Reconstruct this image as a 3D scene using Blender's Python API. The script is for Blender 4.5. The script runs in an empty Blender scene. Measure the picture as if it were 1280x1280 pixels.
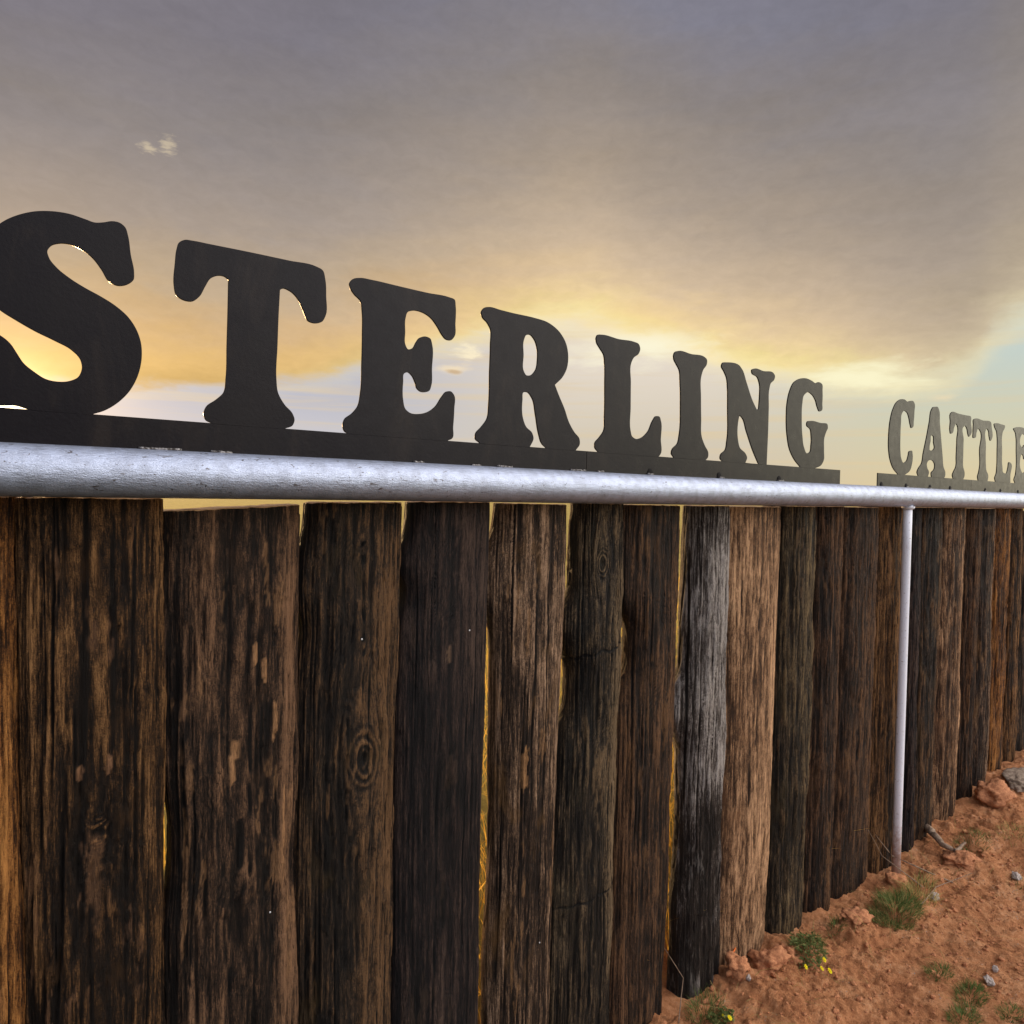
import bpy, bmesh, math, random
import numpy as np
from mathutils import Vector, Matrix

random.seed(7)
C = bpy.context.scene
COL = C.collection
RAD = math.radians

# ------------------------------------------------------------------ camera
# world: +X runs along the fence, +Y goes through it to the field behind, Z up, soil about z = 0
EYE = 1.70
DIST = 1.47                 # camera to the pipe's plane (y = 0)
F_PX = 900.0                # focal length in pixels of the 1280 px photograph
PSI, PITCH, ROLL = RAD(38.673), RAD(-1.3735), RAD(1.15)
def cam_axes():
    F = np.array([math.sin(PSI)*math.cos(PITCH), math.cos(PSI)*math.cos(PITCH), math.sin(PITCH)])
    R = np.cross(F, [0, 0, 1]); R /= np.linalg.norm(R); U = np.cross(R, F)
    return np.array([R*math.cos(ROLL)+U*math.sin(ROLL), -R*math.sin(ROLL)+U*math.cos(ROLL), F])
AX = cam_axes()
CAM = np.array([0, -DIST, EYE])
def ray(px, py):
    v = AX.T @ np.array([(px-640)/F_PX, -(py-640)/F_PX, 1.0])
    return v/np.linalg.norm(v)
def on_wall(px, py, y=0.0):              # surveyed point of the vertical plane at depth y
    v = ray(px, py); t = (DIST+y)/v[1]; return CAM+v*t
def on_soil(px, py, z=0.0):
    v = ray(px, py); t = (z-EYE)/v[2]; return CAM+v*t
cam = bpy.data.cameras.new('camera'); cam_o = bpy.data.objects.new('camera', cam); COL.objects.link(cam_o)
cam_o.matrix_world = Matrix(((AX[0][0], AX[1][0], -AX[2][0], CAM[0]), (AX[0][1], AX[1][1], -AX[2][1], CAM[1]),
                             (AX[0][2], AX[1][2], -AX[2][2], CAM[2]), (0, 0, 0, 1)))
cam.sensor_width = 36; cam.lens = 36*F_PX/1280; cam.clip_start = 0.02; cam.clip_end = 6000
C.camera = cam_o

# ------------------------------------------------------------------ sky and sun
SUN_AZ, SUN_EL = RAD(3.4), RAD(4.6)
SUN_DIR = Vector((math.sin(SUN_AZ)*math.cos(SUN_EL), math.cos(SUN_AZ)*math.cos(SUN_EL), math.sin(SUN_EL)))
W = bpy.data.worlds.new('World'); C.world = W; W.use_nodes = True
wt = W.node_tree; wt.nodes.clear()
class NT:
    def __init__(s, t): s.t = t
    def n(s, ty, **kw):
        o = s.t.nodes.new(ty)
        for k, v in kw.items(): setattr(o, k, v)
        return o
    def put(s, sock, v):
        if isinstance(v, bpy.types.NodeSocket): s.t.links.new(v, sock)
        else: sock.default_value = v
    def m(s, op, a, b=None, c=None, clamp=False):
        o = s.n('ShaderNodeMath', operation=op, use_clamp=clamp); s.put(o.inputs[0], a)
        if b is not None: s.put(o.inputs[1], b)
        if c is not None: s.put(o.inputs[2], c)
        return o.outputs[0]
    def mix(s, f, a, b, bt='MIX'):
        o = s.n('ShaderNodeMix', data_type='RGBA', blend_type=bt); s.put(o.inputs[0], f)
        s.put(o.inputs[6], a if isinstance(a, bpy.types.NodeSocket) else (*a, 1) if len(a) == 3 else a)
        s.put(o.inputs[7], b if isinstance(b, bpy.types.NodeSocket) else (*b, 1) if len(b) == 3 else b)
        return o.outputs[2]
    def mr(s, v, a, b, c=0.0, d=1.0, smooth=True):
        o = s.n('ShaderNodeMapRange', interpolation_type='SMOOTHSTEP' if smooth else 'LINEAR')
        s.put(o.inputs[0], v); s.put(o.inputs[1], a); s.put(o.inputs[2], b); s.put(o.inputs[3], c); s.put(o.inputs[4], d)
        return o.outputs[0]
    def ramp(s, v, stops, interp='LINEAR'):
        o = s.n('ShaderNodeValToRGB'); s.put(o.inputs[0], v); cr = o.color_ramp; cr.interpolation = interp
        while len(cr.elements) < len(stops): cr.elements.new(0.5)
        for e, (p, c) in zip(cr.elements, stops):
            e.position = p; e.color = (*c, 1) if not isinstance(c, (int, float)) else (c, c, c, 1)
        return o.outputs[0]
    def noise(s, vec, scale, detail=4, rough=0.5, dist=0.0):
        o = s.n('ShaderNodeTexNoise'); s.put(o.inputs['Vector'], vec); o.inputs['Scale'].default_value = scale
        o.inputs['Detail'].default_value = detail; o.inputs['Roughness'].default_value = rough; o.inputs['Distortion'].default_value = dist
        return o.outputs[0]
    def comb(s, x, y, z):
        o = s.n('ShaderNodeCombineXYZ'); s.put(o.inputs[0], x); s.put(o.inputs[1], y); s.put(o.inputs[2], z); return o.outputs[0]
    def mapping(s, vec, scale=(1, 1, 1), loc=(0, 0, 0), rot=(0, 0, 0)):
        o = s.n('ShaderNodeMapping'); s.put(o.inputs[0], vec); o.inputs[1].default_value = loc; o.inputs[2].default_value = rot; o.inputs[3].default_value = scale
        return o.outputs[0]
def lin(r, g, b):
    f = lambda v: (v/255/12.92 if v/255 <= 0.04045 else ((v/255+0.055)/1.055)**2.4)
    return (f(r), f(g), f(b))
def azel(px, py):
    v = ray(px, py); return math.degrees(math.atan2(v[0], v[1])), math.degrees(math.asin(v[2]))
g = NT(wt)
tc = g.n('ShaderNodeTexCoord'); D = tc.outputs['Generated']
sx = g.n('ShaderNodeSeparateXYZ'); g.put(sx.inputs[0], D)
az = g.m('MULTIPLY', g.m('ARCTAN2', sx.outputs[0], sx.outputs[1]), 57.29578)
el = g.m('MULTIPLY', g.m('ARCSINE', sx.outputs[2]), 57.29578)
# lower edge of the cloud bank as a curve over azimuth (degrees)
edge = [(-60, 487), (0, 486), (150, 484), (300, 484), (400, 474), (455, 458), (560, 430), (640, 412), (720, 400), (800, 425), (900, 455),
        (1010, 476), (1100, 485), (1170, 484), (1215, 466), (1240, 436), (1280, 410), (1330, 385)]
pts = [azel(x, y) for x, y in edge]
crv = g.n('ShaderNodeFloatCurve'); cm = crv.mapping.curves[0]
AZ0, AZ1, EL1 = -10.0, 90.0, 25.0
cm.points[0].location = (0, pts[0][1]/EL1); cm.points[1].location = (1, pts[-1][1]/EL1)
for a, e in pts: cm.points.new((a-AZ0)/(AZ1-AZ0), e/EL1)
crv.mapping.update()
azn = g.mr(az, AZ0, AZ1, 0, 1, smooth=False); g.put(crv.inputs['Value'], azn)
base_el = g.m('MULTIPLY', crv.outputs[0], EL1)
wv = g.comb(g.m('MULTIPLY', az, 0.05), g.m('MULTIPLY', el, 0.16), 0.0)        # cloud coordinates, stretched sideways
nA = g.noise(wv, 1.4, 7, 0.58, 0.5); nB = g.noise(g.mapping(wv, loc=(7, 3, 0)), 4.5, 6, 0.6, 0.3)
nC = g.noise(g.mapping(wv, (0.55, 1.0, 1), (3, 9, 0), (0, 0, RAD(-14))), 0.9, 5, 0.5, 0.8)
h = g.m('ADD', g.m('SUBTRACT', el, base_el), g.m('MULTIPLY', g.m('SUBTRACT', nB, 0.5), 2.6))   # height over the cloud's edge
hs = g.m('ADD', h, g.m('MULTIPLY', g.m('SUBTRACT', nA, 0.5), 5.0))
hs = g.m('ADD', hs, g.m('MULTIPLY', g.m('SUBTRACT', nC, 0.5), 6.0))
hn = g.mr(hs, 0.0, 34.0, 0, 1, smooth=False)
cloud_l = g.ramp(hn, [(0.0, lin(206, 166, 98)), (0.05, lin(222, 182, 116)), (0.11, lin(212, 177, 130)), (0.20, lin(192, 170, 143)), (0.33, lin(166, 152, 141)), (0.50, lin(142, 134, 133)), (0.66, lin(127, 122, 130)), (1.0, lin(116, 112, 124))])
cloud_r = g.ramp(hn, [(0.0, lin(255, 232, 160)), (0.05, lin(246, 218, 166)), (0.10, lin(228, 201, 163)), (0.17, lin(208, 185, 157)), (0.31, lin(172, 156, 140)), (0.48, lin(144, 135, 131)), (0.66, lin(128, 126, 138)), (1.0, lin(114, 112, 130))])
cloud_f = g.ramp(hn, [(0.0, lin(232, 218, 180)), (0.05, lin(206, 190, 162)), (0.12, lin(184, 168, 146)), (0.25, lin(164, 151, 139)), (0.45, lin(143, 135, 132)), (0.66, lin(128, 124, 132)), (1.0, lin(114, 111, 128))])
cl = g.mix(g.mr(az, 14, 50), cloud_l, cloud_r); cl = g.mix(g.mr(az, 58, 74), cl, cloud_f)
# soft light and dark billows in the bank
nD = g.noise(g.mapping(wv, (1.6, 1.0, 1), (4, 2, 0), (0, 0, RAD(20))), 9.0, 7, 0.66, 0.4)
mod = g.mr(g.m('ADD', g.m('MULTIPLY', nA, 0.55), g.m('MULTIPLY', nC, 0.45)), 0.30, 0.70, 0.85, 1.13, smooth=False)
mod = g.m('MULTIPLY', mod, g.mr(nD, 0.3, 0.7, 0.95, 1.05, smooth=False))
vm = g.n('ShaderNodeVectorMath', operation='SCALE'); g.put(vm.inputs[0], cl); g.put(vm.inputs[3], mod); cl = vm.outputs[0]
# clear strip underneath
eln = g.mr(el, 0, 15, 0, 1, smooth=False)
low_l = g.ramp(eln, [(0.0, lin(206, 196, 188)), (0.2, lin(206, 204, 208)), (0.45, lin(186, 188, 202)), (1.0, lin(180, 180, 192))])
low_m = g.ramp(eln, [(0.0, lin(216, 196, 168)), (0.3, lin(214, 203, 184)), (0.7, lin(232, 220, 205)), (1.0, lin(246, 230, 196))])
low_r = g.ramp(eln, [(0.0, lin(226, 204, 158)), (0.35, lin(212, 208, 180)), (0.7, lin(198, 211, 205)), (1.0, lin(182, 203, 207))])
low = g.mix(g.mr(az, 22, 46), low_l, low_m); low = g.mix(g.mr(az, 52, 70), low, low_r)
streak = g.mr(g.noise(g.mapping(wv, (0.5, 3.5, 1), (1, 5, 0)), 2.4, 5, 0.55, 0.4), 0.45, 0.75, 0, 0.55)
low = g.mix(streak, low, lin(228, 204, 160))
soft = g.mr(az, 54, 70)
sky = g.mix(g.mr(h, g.m('SUBTRACT', -0.5, g.m('MULTIPLY', soft, 0.9)), g.m('ADD', 0.85, g.m('MULTIPLY', soft, 1.6))), low, cl)
# silver lining on the cloud's edge
lining = g.m('MULTIPLY', g.mr(g.m('ABSOLUTE', g.m('SUBTRACT', h, 0.1)), 0.0, 1.7, 1, 0), g.mr(az, 16, 42, 0.25, 1.0))
lining = g.m('MULTIPLY', lining, g.mr(az, 64, 73, 1.0, 0.35))
sky = g.mix(g.m('MULTIPLY', lining, 0.42), sky, lin(255, 240, 190))
# small detached clouds and wisps
def blob(px, py, w, hh, col, amt, sky, thr=0.35, sc=9.0):
    a, e = azel(px, py)
    u = g.m('DIVIDE', g.m('SUBTRACT', az, a), w); v = g.m('DIVIDE', g.m('SUBTRACT', el, e), hh)
    r = g.m('SQRT', g.m('ADD', g.m('MULTIPLY', u, u), g.m('MULTIPLY', v, v)))
    r = g.m('ADD', r, g.m('MULTIPLY', g.m('SUBTRACT', g.noise(wv, sc, 5, 0.6, 0.3), 0.5), 2.2))
    return g.mix(g.m('MULTIPLY', g.mr(r, thr, 1.0, 1, 0), amt), sky, col)
sky = blob(585, 440, 1.5, 0.9, lin(255, 240, 205), 0.95, sky, 0.0, 16)
sky = blob(569, 462, 1.6, 0.55, lin(255, 232, 190), 0.7, sky, 0.0, 6)
sky = blob(569, 465, 0.9, 0.25, lin(205, 176, 140), 0.9, sky, 0.2, 6)
sky = blob(655, 415, 1.2, 0.5, lin(250, 240, 220), 0.7, sky, 0.0, 12)
sky = blob(186, 185, 0.85, 0.42, lin(214, 197, 168), 0.7, sky, 0.0, 34)
sky = blob(210, 182, 0.7, 0.75, lin(214, 197, 168), 0.65, sky, 0.0, 34)
sky = blob(800, 432, 7.0, 1.9, lin(255, 248, 218), 0.95, sky, 0.0, 4)
sky = blob(1090, 470, 5.0, 1.5, lin(255, 248, 208), 0.95, sky, 0.0, 4)
sky = blob(800, 398, 9.0, 2.0, lin(250, 216, 150), 0.35, sky, 0.0, 4)
sky = blob(1180, 497, 1.2, 0.3, lin(245, 222, 180), 0.6, sky, 0.0, 8)
# glow round the low sun
dt = g.n('ShaderNodeVectorMath', operation='DOT_PRODUCT'); g.put(dt.inputs[0], D); dt.inputs[1].default_value = SUN_DIR
dpos = g.m('MAXIMUM', dt.outputs['Value'], 0.0)
gl1 = g.m('MULTIPLY', g.m('POWER', dpos, 1800.0), 5.0); gl2 = g.m('MULTIPLY', g.m('ADD', g.m('MULTIPLY', g.m('POWER', dpos, 220.0), 0.55), g.m('MULTIPLY', g.m('POWER', dpos, 50.0), 0.14)), 1.0)
v1 = g.n('ShaderNodeVectorMath', operation='SCALE'); v1.inputs[0].default_value = (1.0, 0.80, 0.45); g.put(v1.inputs[3], gl1)
v2 = g.n('ShaderNodeVectorMath', operation='SCALE'); v2.inputs[0].default_value = (1.0, 0.62, 0.22); g.put(v2.inputs[3], gl2)
va = g.n('ShaderNodeVectorMath', operation='ADD'); g.put(va.inputs[0], v1.outputs[0]); g.put(va.inputs[1], v2.outputs[0])
vb = g.n('ShaderNodeVectorMath', operation='ADD'); g.put(vb.inputs[0], sky); g.put(vb.inputs[1], va.outputs[0]); sky = vb.outputs[0]
# unseen half of the sky behind the photographer, brightened to light the fence front
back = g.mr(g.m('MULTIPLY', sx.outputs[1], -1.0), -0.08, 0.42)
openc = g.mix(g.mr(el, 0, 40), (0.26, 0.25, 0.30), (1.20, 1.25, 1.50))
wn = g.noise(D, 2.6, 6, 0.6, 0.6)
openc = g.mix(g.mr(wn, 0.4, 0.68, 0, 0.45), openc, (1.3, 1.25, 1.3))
# bright lobe added to the unseen sky at right, side-lights the wood
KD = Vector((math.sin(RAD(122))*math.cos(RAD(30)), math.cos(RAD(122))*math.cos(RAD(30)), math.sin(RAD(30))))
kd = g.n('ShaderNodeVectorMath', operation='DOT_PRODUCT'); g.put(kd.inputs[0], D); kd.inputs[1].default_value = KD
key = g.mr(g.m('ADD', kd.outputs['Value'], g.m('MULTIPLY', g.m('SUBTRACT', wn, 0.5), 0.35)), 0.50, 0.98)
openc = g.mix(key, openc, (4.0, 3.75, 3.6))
openc = g.mix(g.m('MULTIPLY', g.mr(sx.outputs[0], 0.50, 0.88), g.mr(el, 10, 22, 1, 0)), openc, (3.2, 2.95, 2.25))  # low warm band, added so the far letters have something bright to reflect
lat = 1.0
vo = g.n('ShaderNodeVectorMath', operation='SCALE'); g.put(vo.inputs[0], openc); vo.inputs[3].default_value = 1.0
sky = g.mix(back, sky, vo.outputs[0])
sky = g.mix(g.mr(el, -6.0, -0.5, 1, 0), sky, (0.10, 0.075, 0.045))
ns = g.n('ShaderNodeTexSky', sky_type='NISHITA'); ns.sun_disc = False; ns.sun_elevation = SUN_EL; ns.sun_rotation = SUN_AZ; ns.dust_density = 2.0
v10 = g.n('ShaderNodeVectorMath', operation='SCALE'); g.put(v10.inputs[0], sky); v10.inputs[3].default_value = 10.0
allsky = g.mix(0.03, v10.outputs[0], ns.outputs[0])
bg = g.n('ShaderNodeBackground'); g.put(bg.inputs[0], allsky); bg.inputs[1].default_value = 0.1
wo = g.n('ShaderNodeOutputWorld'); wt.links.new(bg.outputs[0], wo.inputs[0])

sun = bpy.data.lights.new('sun', 'SUN'); sun.energy = 5.0; sun.angle = RAD(0.6); sun.color = (1.0, 0.62, 0.28)
so = bpy.data.objects.new('sun', sun); COL.objects.link(so); so.rotation_euler = SUN_DIR.to_track_quat('Z', 'Y').to_euler()
C.view_settings.view_transform = 'Standard'; C.view_settings.look = 'None'; C.view_settings.exposure = 0; C.view_settings.gamma = 1

# ------------------------------------------------------------------ helpers
def tag(o, label=None, cat=None, group=None, kind=None):
    if label: o['label'] = label
    if cat: o['category'] = cat
    if group: o['group'] = group
    if kind: o['kind'] = kind
    return o
def link(name, me, mat=None, parent=None, loc=None):
    if mat and not me.materials: me.materials.append(mat)
    o = bpy.data.objects.new(name, me); COL.objects.link(o)
    if parent: o.parent = parent
    if loc is not None: o.location = loc
    return o
def empty(name, loc):
    o = bpy.data.objects.new(name, None); COL.objects.link(o); o.location = loc; o.empty_display_size = 0.05; return o
def np_mesh(name, V, Fq, smooth=True, attrs=None):
    me = bpy.data.meshes.new(name); Fq = np.asarray(Fq, dtype=np.int32); V = np.asarray(V, dtype=np.float32)
    k = Fq.shape[1]
    me.vertices.add(len(V)); me.vertices.foreach_set('co', V.ravel())
    me.loops.add(Fq.size); me.loops.foreach_set('vertex_index', Fq.ravel())
    me.polygons.add(len(Fq)); me.polygons.foreach_set('loop_start', np.arange(0, Fq.size, k, dtype=np.int32))
    me.update(calc_edges=True)
    me.polygons.foreach_set('use_smooth', np.full(len(Fq), smooth))
    for k2, a in (attrs or {}).items():
        at = me.attributes.new(k2, 'FLOAT', 'POINT'); at.data.foreach_set('value', np.asarray(a, dtype=np.float32).ravel())
    me.validate(); return me
def hsh(ix, iy, seed):
    with np.errstate(over='ignore'):
        h_ = (ix.astype(np.int64)*374761393+iy.astype(np.int64)*668265263+seed*1442695041) & 0xffffffff
        h_ = ((h_ ^ (h_ >> 13))*1274126177) & 0xffffffff
        h_ = h_ ^ (h_ >> 16)
    return (h_ & 0xffffff)/float(0xffffff)
def vn(x, y, seed=0):
    xi, yi = np.floor(x), np.floor(y); fx, fy = x-xi, y-yi
    fx = fx*fx*fx*(fx*(fx*6-15)+10); fy = fy*fy*fy*(fy*(fy*6-15)+10)
    a = hsh(xi, yi, seed); b = hsh(xi+1, yi, seed); c = hsh(xi, yi+1, seed); d = hsh(xi+1, yi+1, seed)
    return (a*(1-fx)+b*fx)*(1-fy)+(c*(1-fx)+d*fx)*fy
def fbm(x, y, oct=4, seed=0, gain=0.5):
    s, a, t = 0, 1, 0
    for o in range(oct):
        s = s+a*vn(x*2**o+o*17.3, y*2**o+o*9.1, seed+o*31); t += a; a *= gain
    return s/t
def sstep(x, a, b):
    t = np.clip((x-a)/(b-a), 0, 1); return t*t*(3-2*t)

def material(name):
    m = bpy.data.materials.new(name); m.use_nodes = True; m.node_tree.nodes.clear(); k = NT(m.node_tree)
    b = k.n('ShaderNodeBsdfPrincipled'); o = k.n('ShaderNodeOutputMaterial'); k.t.links.new(b.outputs[0], o.inputs[0]); return m, k, b
def bump(k, b, hgt, strength=0.5, dist=0.01):
    n = k.n('ShaderNodeBump'); n.inputs['Strength'].default_value = strength; n.inputs['Distance'].default_value = dist
    k.put(n.inputs['Height'], hgt); k.put(b.inputs['Normal'], n.outputs[0])

def wood_mat(name, dark, mid, light, chip, stain=None):
    wf = lambda c: (c[0]*1.12, c[1]*0.97, c[2]*0.80) if c[0] > c[2]*1.45 else c
    dark, mid, light, chip = [wf(q) for q in (dark, mid, light, chip)]
    dark = tuple(x*0.55 for x in dark); mid = tuple(x*0.84 for x in mid); light = tuple(x*1.16 for x in light)
    m, k, b = material(name)
    tcn = k.n('ShaderNodeTexCoord'); P = tcn.outputs['Object']
    ga = k.n('ShaderNodeAttribute', attribute_name='grain').outputs['Fac']; ca = k.n('ShaderNodeAttribute', attribute_name='chip').outputs['Fac']
    ta = k.n('ShaderNodeAttribute', attribute_name='tone').outputs['Fac']
    fine = k.noise(k.mapping(P, (1, 1, 0.17)), 400, 5, 0.75, 0.3)
    med = k.noise(k.mapping(P, (1, 1, 0.12)), 90, 6, 0.68, 0.4)
    spk = k.noise(P, 360, 5, 0.75)
    blo = k.noise(k.mapping(P, (1, 1, 0.4)), 26, 6, 0.7, 0.6)
    cr = k.noise(k.mapping(P, (1, 1, 0.035), (5, 2, 1)), 55, 3, 0.5, 0.25)
    line = k.m('MULTIPLY', k.mr(k.m('ABSOLUTE', k.m('SUBTRACT', cr, 0.5)), 0.0, 0.014, 1, 0), k.mr(blo, 0.42, 0.58))
    v = k.m('ADD', k.m('MULTIPLY', ga, 0.50), k.m('MULTIPLY', k.m('SUBTRACT', fine, 0.5), 0.80)); v = k.m('ADD', v, k.m('MULTIPLY', k.m('SUBTRACT', med, 0.5), 0.75))
    v = k.m('ADD', v, k.m('MULTIPLY', k.m('SUBTRACT', spk, 0.5), 0.62)); v = k.m('ADD', v, k.m('MULTIPLY', k.m('SUBTRACT', blo, 0.5), 0.5)); v = k.m('ADD', v, 0.22)
    v = k.m('ADD', v, k.m('MULTIPLY', k.m('SUBTRACT', ta, 0.5), 0.75))
    c = k.ramp(v, [(0.20, tuple(x*0.3 for x in dark)), (0.38, dark), (0.54, mid), (0.74, light), (0.95, tuple(x*1.35 for x in light))])
    c = k.mix(k.m('MULTIPLY', line, 0.75), c, tuple(x*0.25 for x in dark))
    if stain:
        sn = k.noise(k.mapping(P, (1, 1, 0.35), (3.1, 1.7, 0.4)), 11, 4, 0.6, 0.5)
        c = k.mix(k.mr(sn, 0.54, 0.72, 0, 0.75), c, k.mix(0.5, stain, c, 'MIX'))
    c = k.mix(k.m('MULTIPLY', ca, k.mr(fine, 0.3, 0.65, 0.35, 1.0)), c, chip)
    k.put(b.inputs['Base Color'], c)
    k.put(b.inputs['Roughness'], k.mr(v, 0.2, 0.9, 0.62, 0.88)); b.inputs['Specular IOR Level'].default_value = 0.22
    bump(k, b, k.m('SUBTRACT', k.m('ADD', k.m('MULTIPLY', fine, 0.8), k.m('ADD', k.m('MULTIPLY', med, 0.9), k.m('MULTIPLY', spk, 0.45))), k.m('MULTIPLY', line, 0.5)), 1.0, 0.009)
    return m

# ------------------------------------------------------------------ soil and field: one sheet out to the horizon
def bumpat(x, y, cx, cy, r, hgt): return hgt*np.exp(-(((x-cx)**2+(y-cy)**2)/r**2))
def soil_h(x, y):
    near = np.exp(-((np.maximum(0, np.abs(x-3.6)-4))/6)**2)*np.exp(-((np.maximum(0, -y-1.2))/3)**2)
    # measured foot of the fence: it dips at x = 3.5 and climbs beyond it
    foot = np.interp(x, [-4, 1.0, 2.3, 2.9, 3.5, 4.3, 5.1, 6.5, 8, 12], [-0.03, -0.035, -0.035, -0.035, -0.06, 0.015, 0.09, 0.14, 0.12, 0.0])
    z = foot*np.exp(-(np.minimum(y, 0)/1.5)**2)*near
    z = z+0.10*(fbm(x*0.12, y*0.12, 3, 5)-0.5)*sstep(np.hypot(x, y), 6, 30)
    z = z+0.05*near*(fbm(x*1.7, y*1.7, 4, 11)-0.5)
    d = fbm(x*9, y*9, 4, 21)
    clod = sstep(fbm(x*6.5+1.3, y*6.5, 3, 41), 0.50, 0.72)
    wall = np.exp(-((y+0.10)/0.22)**2)
    z = z+near*(0.020*(d-0.5)+clod*(0.005+0.030*wall)+0.016*(fbm(x*52, y*34, 3, 61, 0.65)-0.5)+0.010*(fbm(x*19+y*12, y*26, 3, 63)-0.5)+0.018*wall)
    lump = np.abs(fbm(x*18, y*18, 3, 71)-0.5)*2
    z = z-near*0.009*(1-sstep(lump, 0.0, 0.22))*(0.4+wall)
    for p, r, hh in SPOTS: z = z+bumpat(x, y, p[0], p[1], r, hh)
    return z
SPOTS = []
def axis(lo, hi, step, far_lo, far_hi, n=46):
    core = np.arange(lo, hi, step)
    k = np.arange(1, n+1)/n
    left = lo-(abs(far_lo-lo))*((1.18**(k*n)-1)/(1.18**n-1)); right = core[-1]+(far_hi-core[-1])*((1.18**(k*n)-1)/(1.18**n-1))
    return np.concatenate([left[::-1], core, right])
XS = axis(1.5, 6.6, 0.0085, -2500, 2500); YS = axis(-1.45, 0.04, 0.0085, -2500, 2500)
gx, gy = np.meshgrid(XS, YS)
gz = soil_h(gx, gy)
nx, ny = len(XS), len(YS)
idx = np.arange(nx*ny).reshape(ny, nx)
quads = np.stack([idx[:-1, :-1], idx[:-1, 1:], idx[1:, 1:], idx[1:, :-1]], -1).reshape(-1, 4)
def soil_mat():
    m, k, b = material('red_soil')
    P = k.n('ShaderNodeTexCoord').outputs['Object']; s = k.n('ShaderNodeSeparateXYZ'); k.put(s.inputs[0], P)
    n1 = k.noise(P, 7, 6, 0.62, 0.3); n2 = k.noise(P, 55, 5, 0.65); n3 = k.noise(P, 260, 4, 0.7); n4 = k.noise(P, 2.0, 4, 0.55)
    v = k.m('ADD', k.m('MULTIPLY', n1, 0.45), k.m('ADD', k.m('MULTIPLY', n2, 0.35), k.m('MULTIPLY', n3, 0.25)))
    red = k.ramp(v, [(0.34, (0.17, 0.062, 0.028)), (0.43, (0.38, 0.140, 0.055)), (0.53, (0.64, 0.275, 0.115)), (0.66, (0.85, 0.45, 0.23))])
    red = k.mix(k.mr(n4, 0.45, 0.7, 0, 0.5), red, (0.58, 0.250, 0.105))
    peb = k.n('ShaderNodeTexVoronoi'); k.put(peb.inputs['Vector'], P); peb.inputs['Scale'].default_value = 60
    pm = k.m('MULTIPLY', k.mr(peb.outputs['Distance'], 0.10, 0.20, 1, 0), k.mr(n1, 0.52, 0.60))
    red = k.mix(pm, red, (0.55, 0.40, 0.32))
    gn = k.noise(P, 1.3, 5, 0.6)
    gr = k.ramp(k.m('ADD', k.m('MULTIPLY', gn, 0.6), k.m('MULTIPLY', n2, 0.4)), [(0.35, (0.24, 0.18, 0.045)), (0.55, (0.42, 0.31, 0.07)), (0.7, (0.52, 0.40, 0.12))])
    edge_ = k.m('ADD', s.outputs[1], k.m('MULTIPLY', k.m('SUBTRACT', n1, 0.5), 0.6))
    le = k.n('ShaderNodeVectorMath', operation='LENGTH'); k.put(le.inputs[0], P)
    f1 = k.m('MAXIMUM', k.mr(edge_, 0.15, 0.45), k.mr(le.outputs['Value'], 14, 24))
    unseen_dark = k.mr(k.m('ADD', s.outputs[1], k.m('MULTIPLY', k.m('SUBTRACT', n4, 0.5), 0.5)), -2.0, -1.75, 1, 0)  # unseen ground darkened so the pipe underside and post feet stay dark
    unseen_dark = k.m('MAXIMUM', unseen_dark, k.m('MULTIPLY', k.mr(k.m('ADD', s.outputs[0], k.m('MULTIPLY', k.m('SUBTRACT', n1, 0.5), 0.8)), 1.1, 1.7, 1, 0), k.mr(s.outputs[1], 0.1, 0.2, 1, 0)))
    red = k.mix(unseen_dark, red, k.mix(n2, (0.030, 0.040, 0.016), (0.09, 0.085, 0.035)))
    k.put(b.inputs['Base Color'], k.mix(f1, red, gr)); b.inputs['Roughness'].default_value = 0.93; b.inputs['Specular IOR Level'].default_value = 0.25
    n5 = k.noise(P, 120, 5, 0.8, 0.4)
    bump(k, b, k.m('ADD', k.m('MULTIPLY', n2, 0.8), k.m('ADD', k.m('MULTIPLY', n3, 0.5), k.m('MULTIPLY', n5, 0.8))), 1.0, 0.018)
    return m
SOIL = soil_mat()
me = np_mesh('ground', np.stack([gx, gy, gz], -1).reshape(-1, 3), quads)
tag(link('ground', me, SOIL), kind='structure')
def soil_at(x, y): return float(soil_h(np.array([x]), np.array([y]))[0])
def at_px(px, py):                       # surveyed point of the soil
    p = on_soil(px, py, 0.0)
    for _ in range(6): p = on_soil(px, py, soil_at(p[0], p[1]))
    return p

# ------------------------------------------------------------------ the timbers
YC, B0 = 0.092, 0.056                    # centre line of the timbers and half their depth
def rot_n(px, py): v = ray(px, py); a = math.atan2(v[0], v[1]); return np.array([math.cos(a), -math.sin(a)])
TH = np.linspace(0, 2*np.pi, 121)
def sup(th, n): c, s = np.cos(th), np.sin(th); return np.sign(c)*np.abs(c)**(2/n), np.sign(s)*np.abs(s)**(2/n)
def support(a, b, n, d):
    x, y = sup(TH, n); return np.max(a*x*d[0]+b*y*d[1])
cam2 = CAM[:2]
def solve(nr, nl=None, L=None, b=B0, n=2.4):
    lo, hi = 0.02, 0.4
    for _ in range(40):
        a = (lo+hi)/2
        cr = (cam2@nr-YC*nr[1]-support(a, b, n, nr))/nr[0]
        cl_ = L+a if nl is None else (cam2@nl-YC*nl[1]+support(a, b, n, -nl))/nl[0]
        if nl is not None and L is not None: cl_ = max(cl_, L+a)
        if cl_ < cr: lo = a
        else: hi = a
    return cr, a
R4 = [640, 860, 1080, 1280]
ROWS = [640, 668, 700, 740, 780, 830, 880, 930, 1000, 1060, 1120, 1180, 1280]
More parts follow.
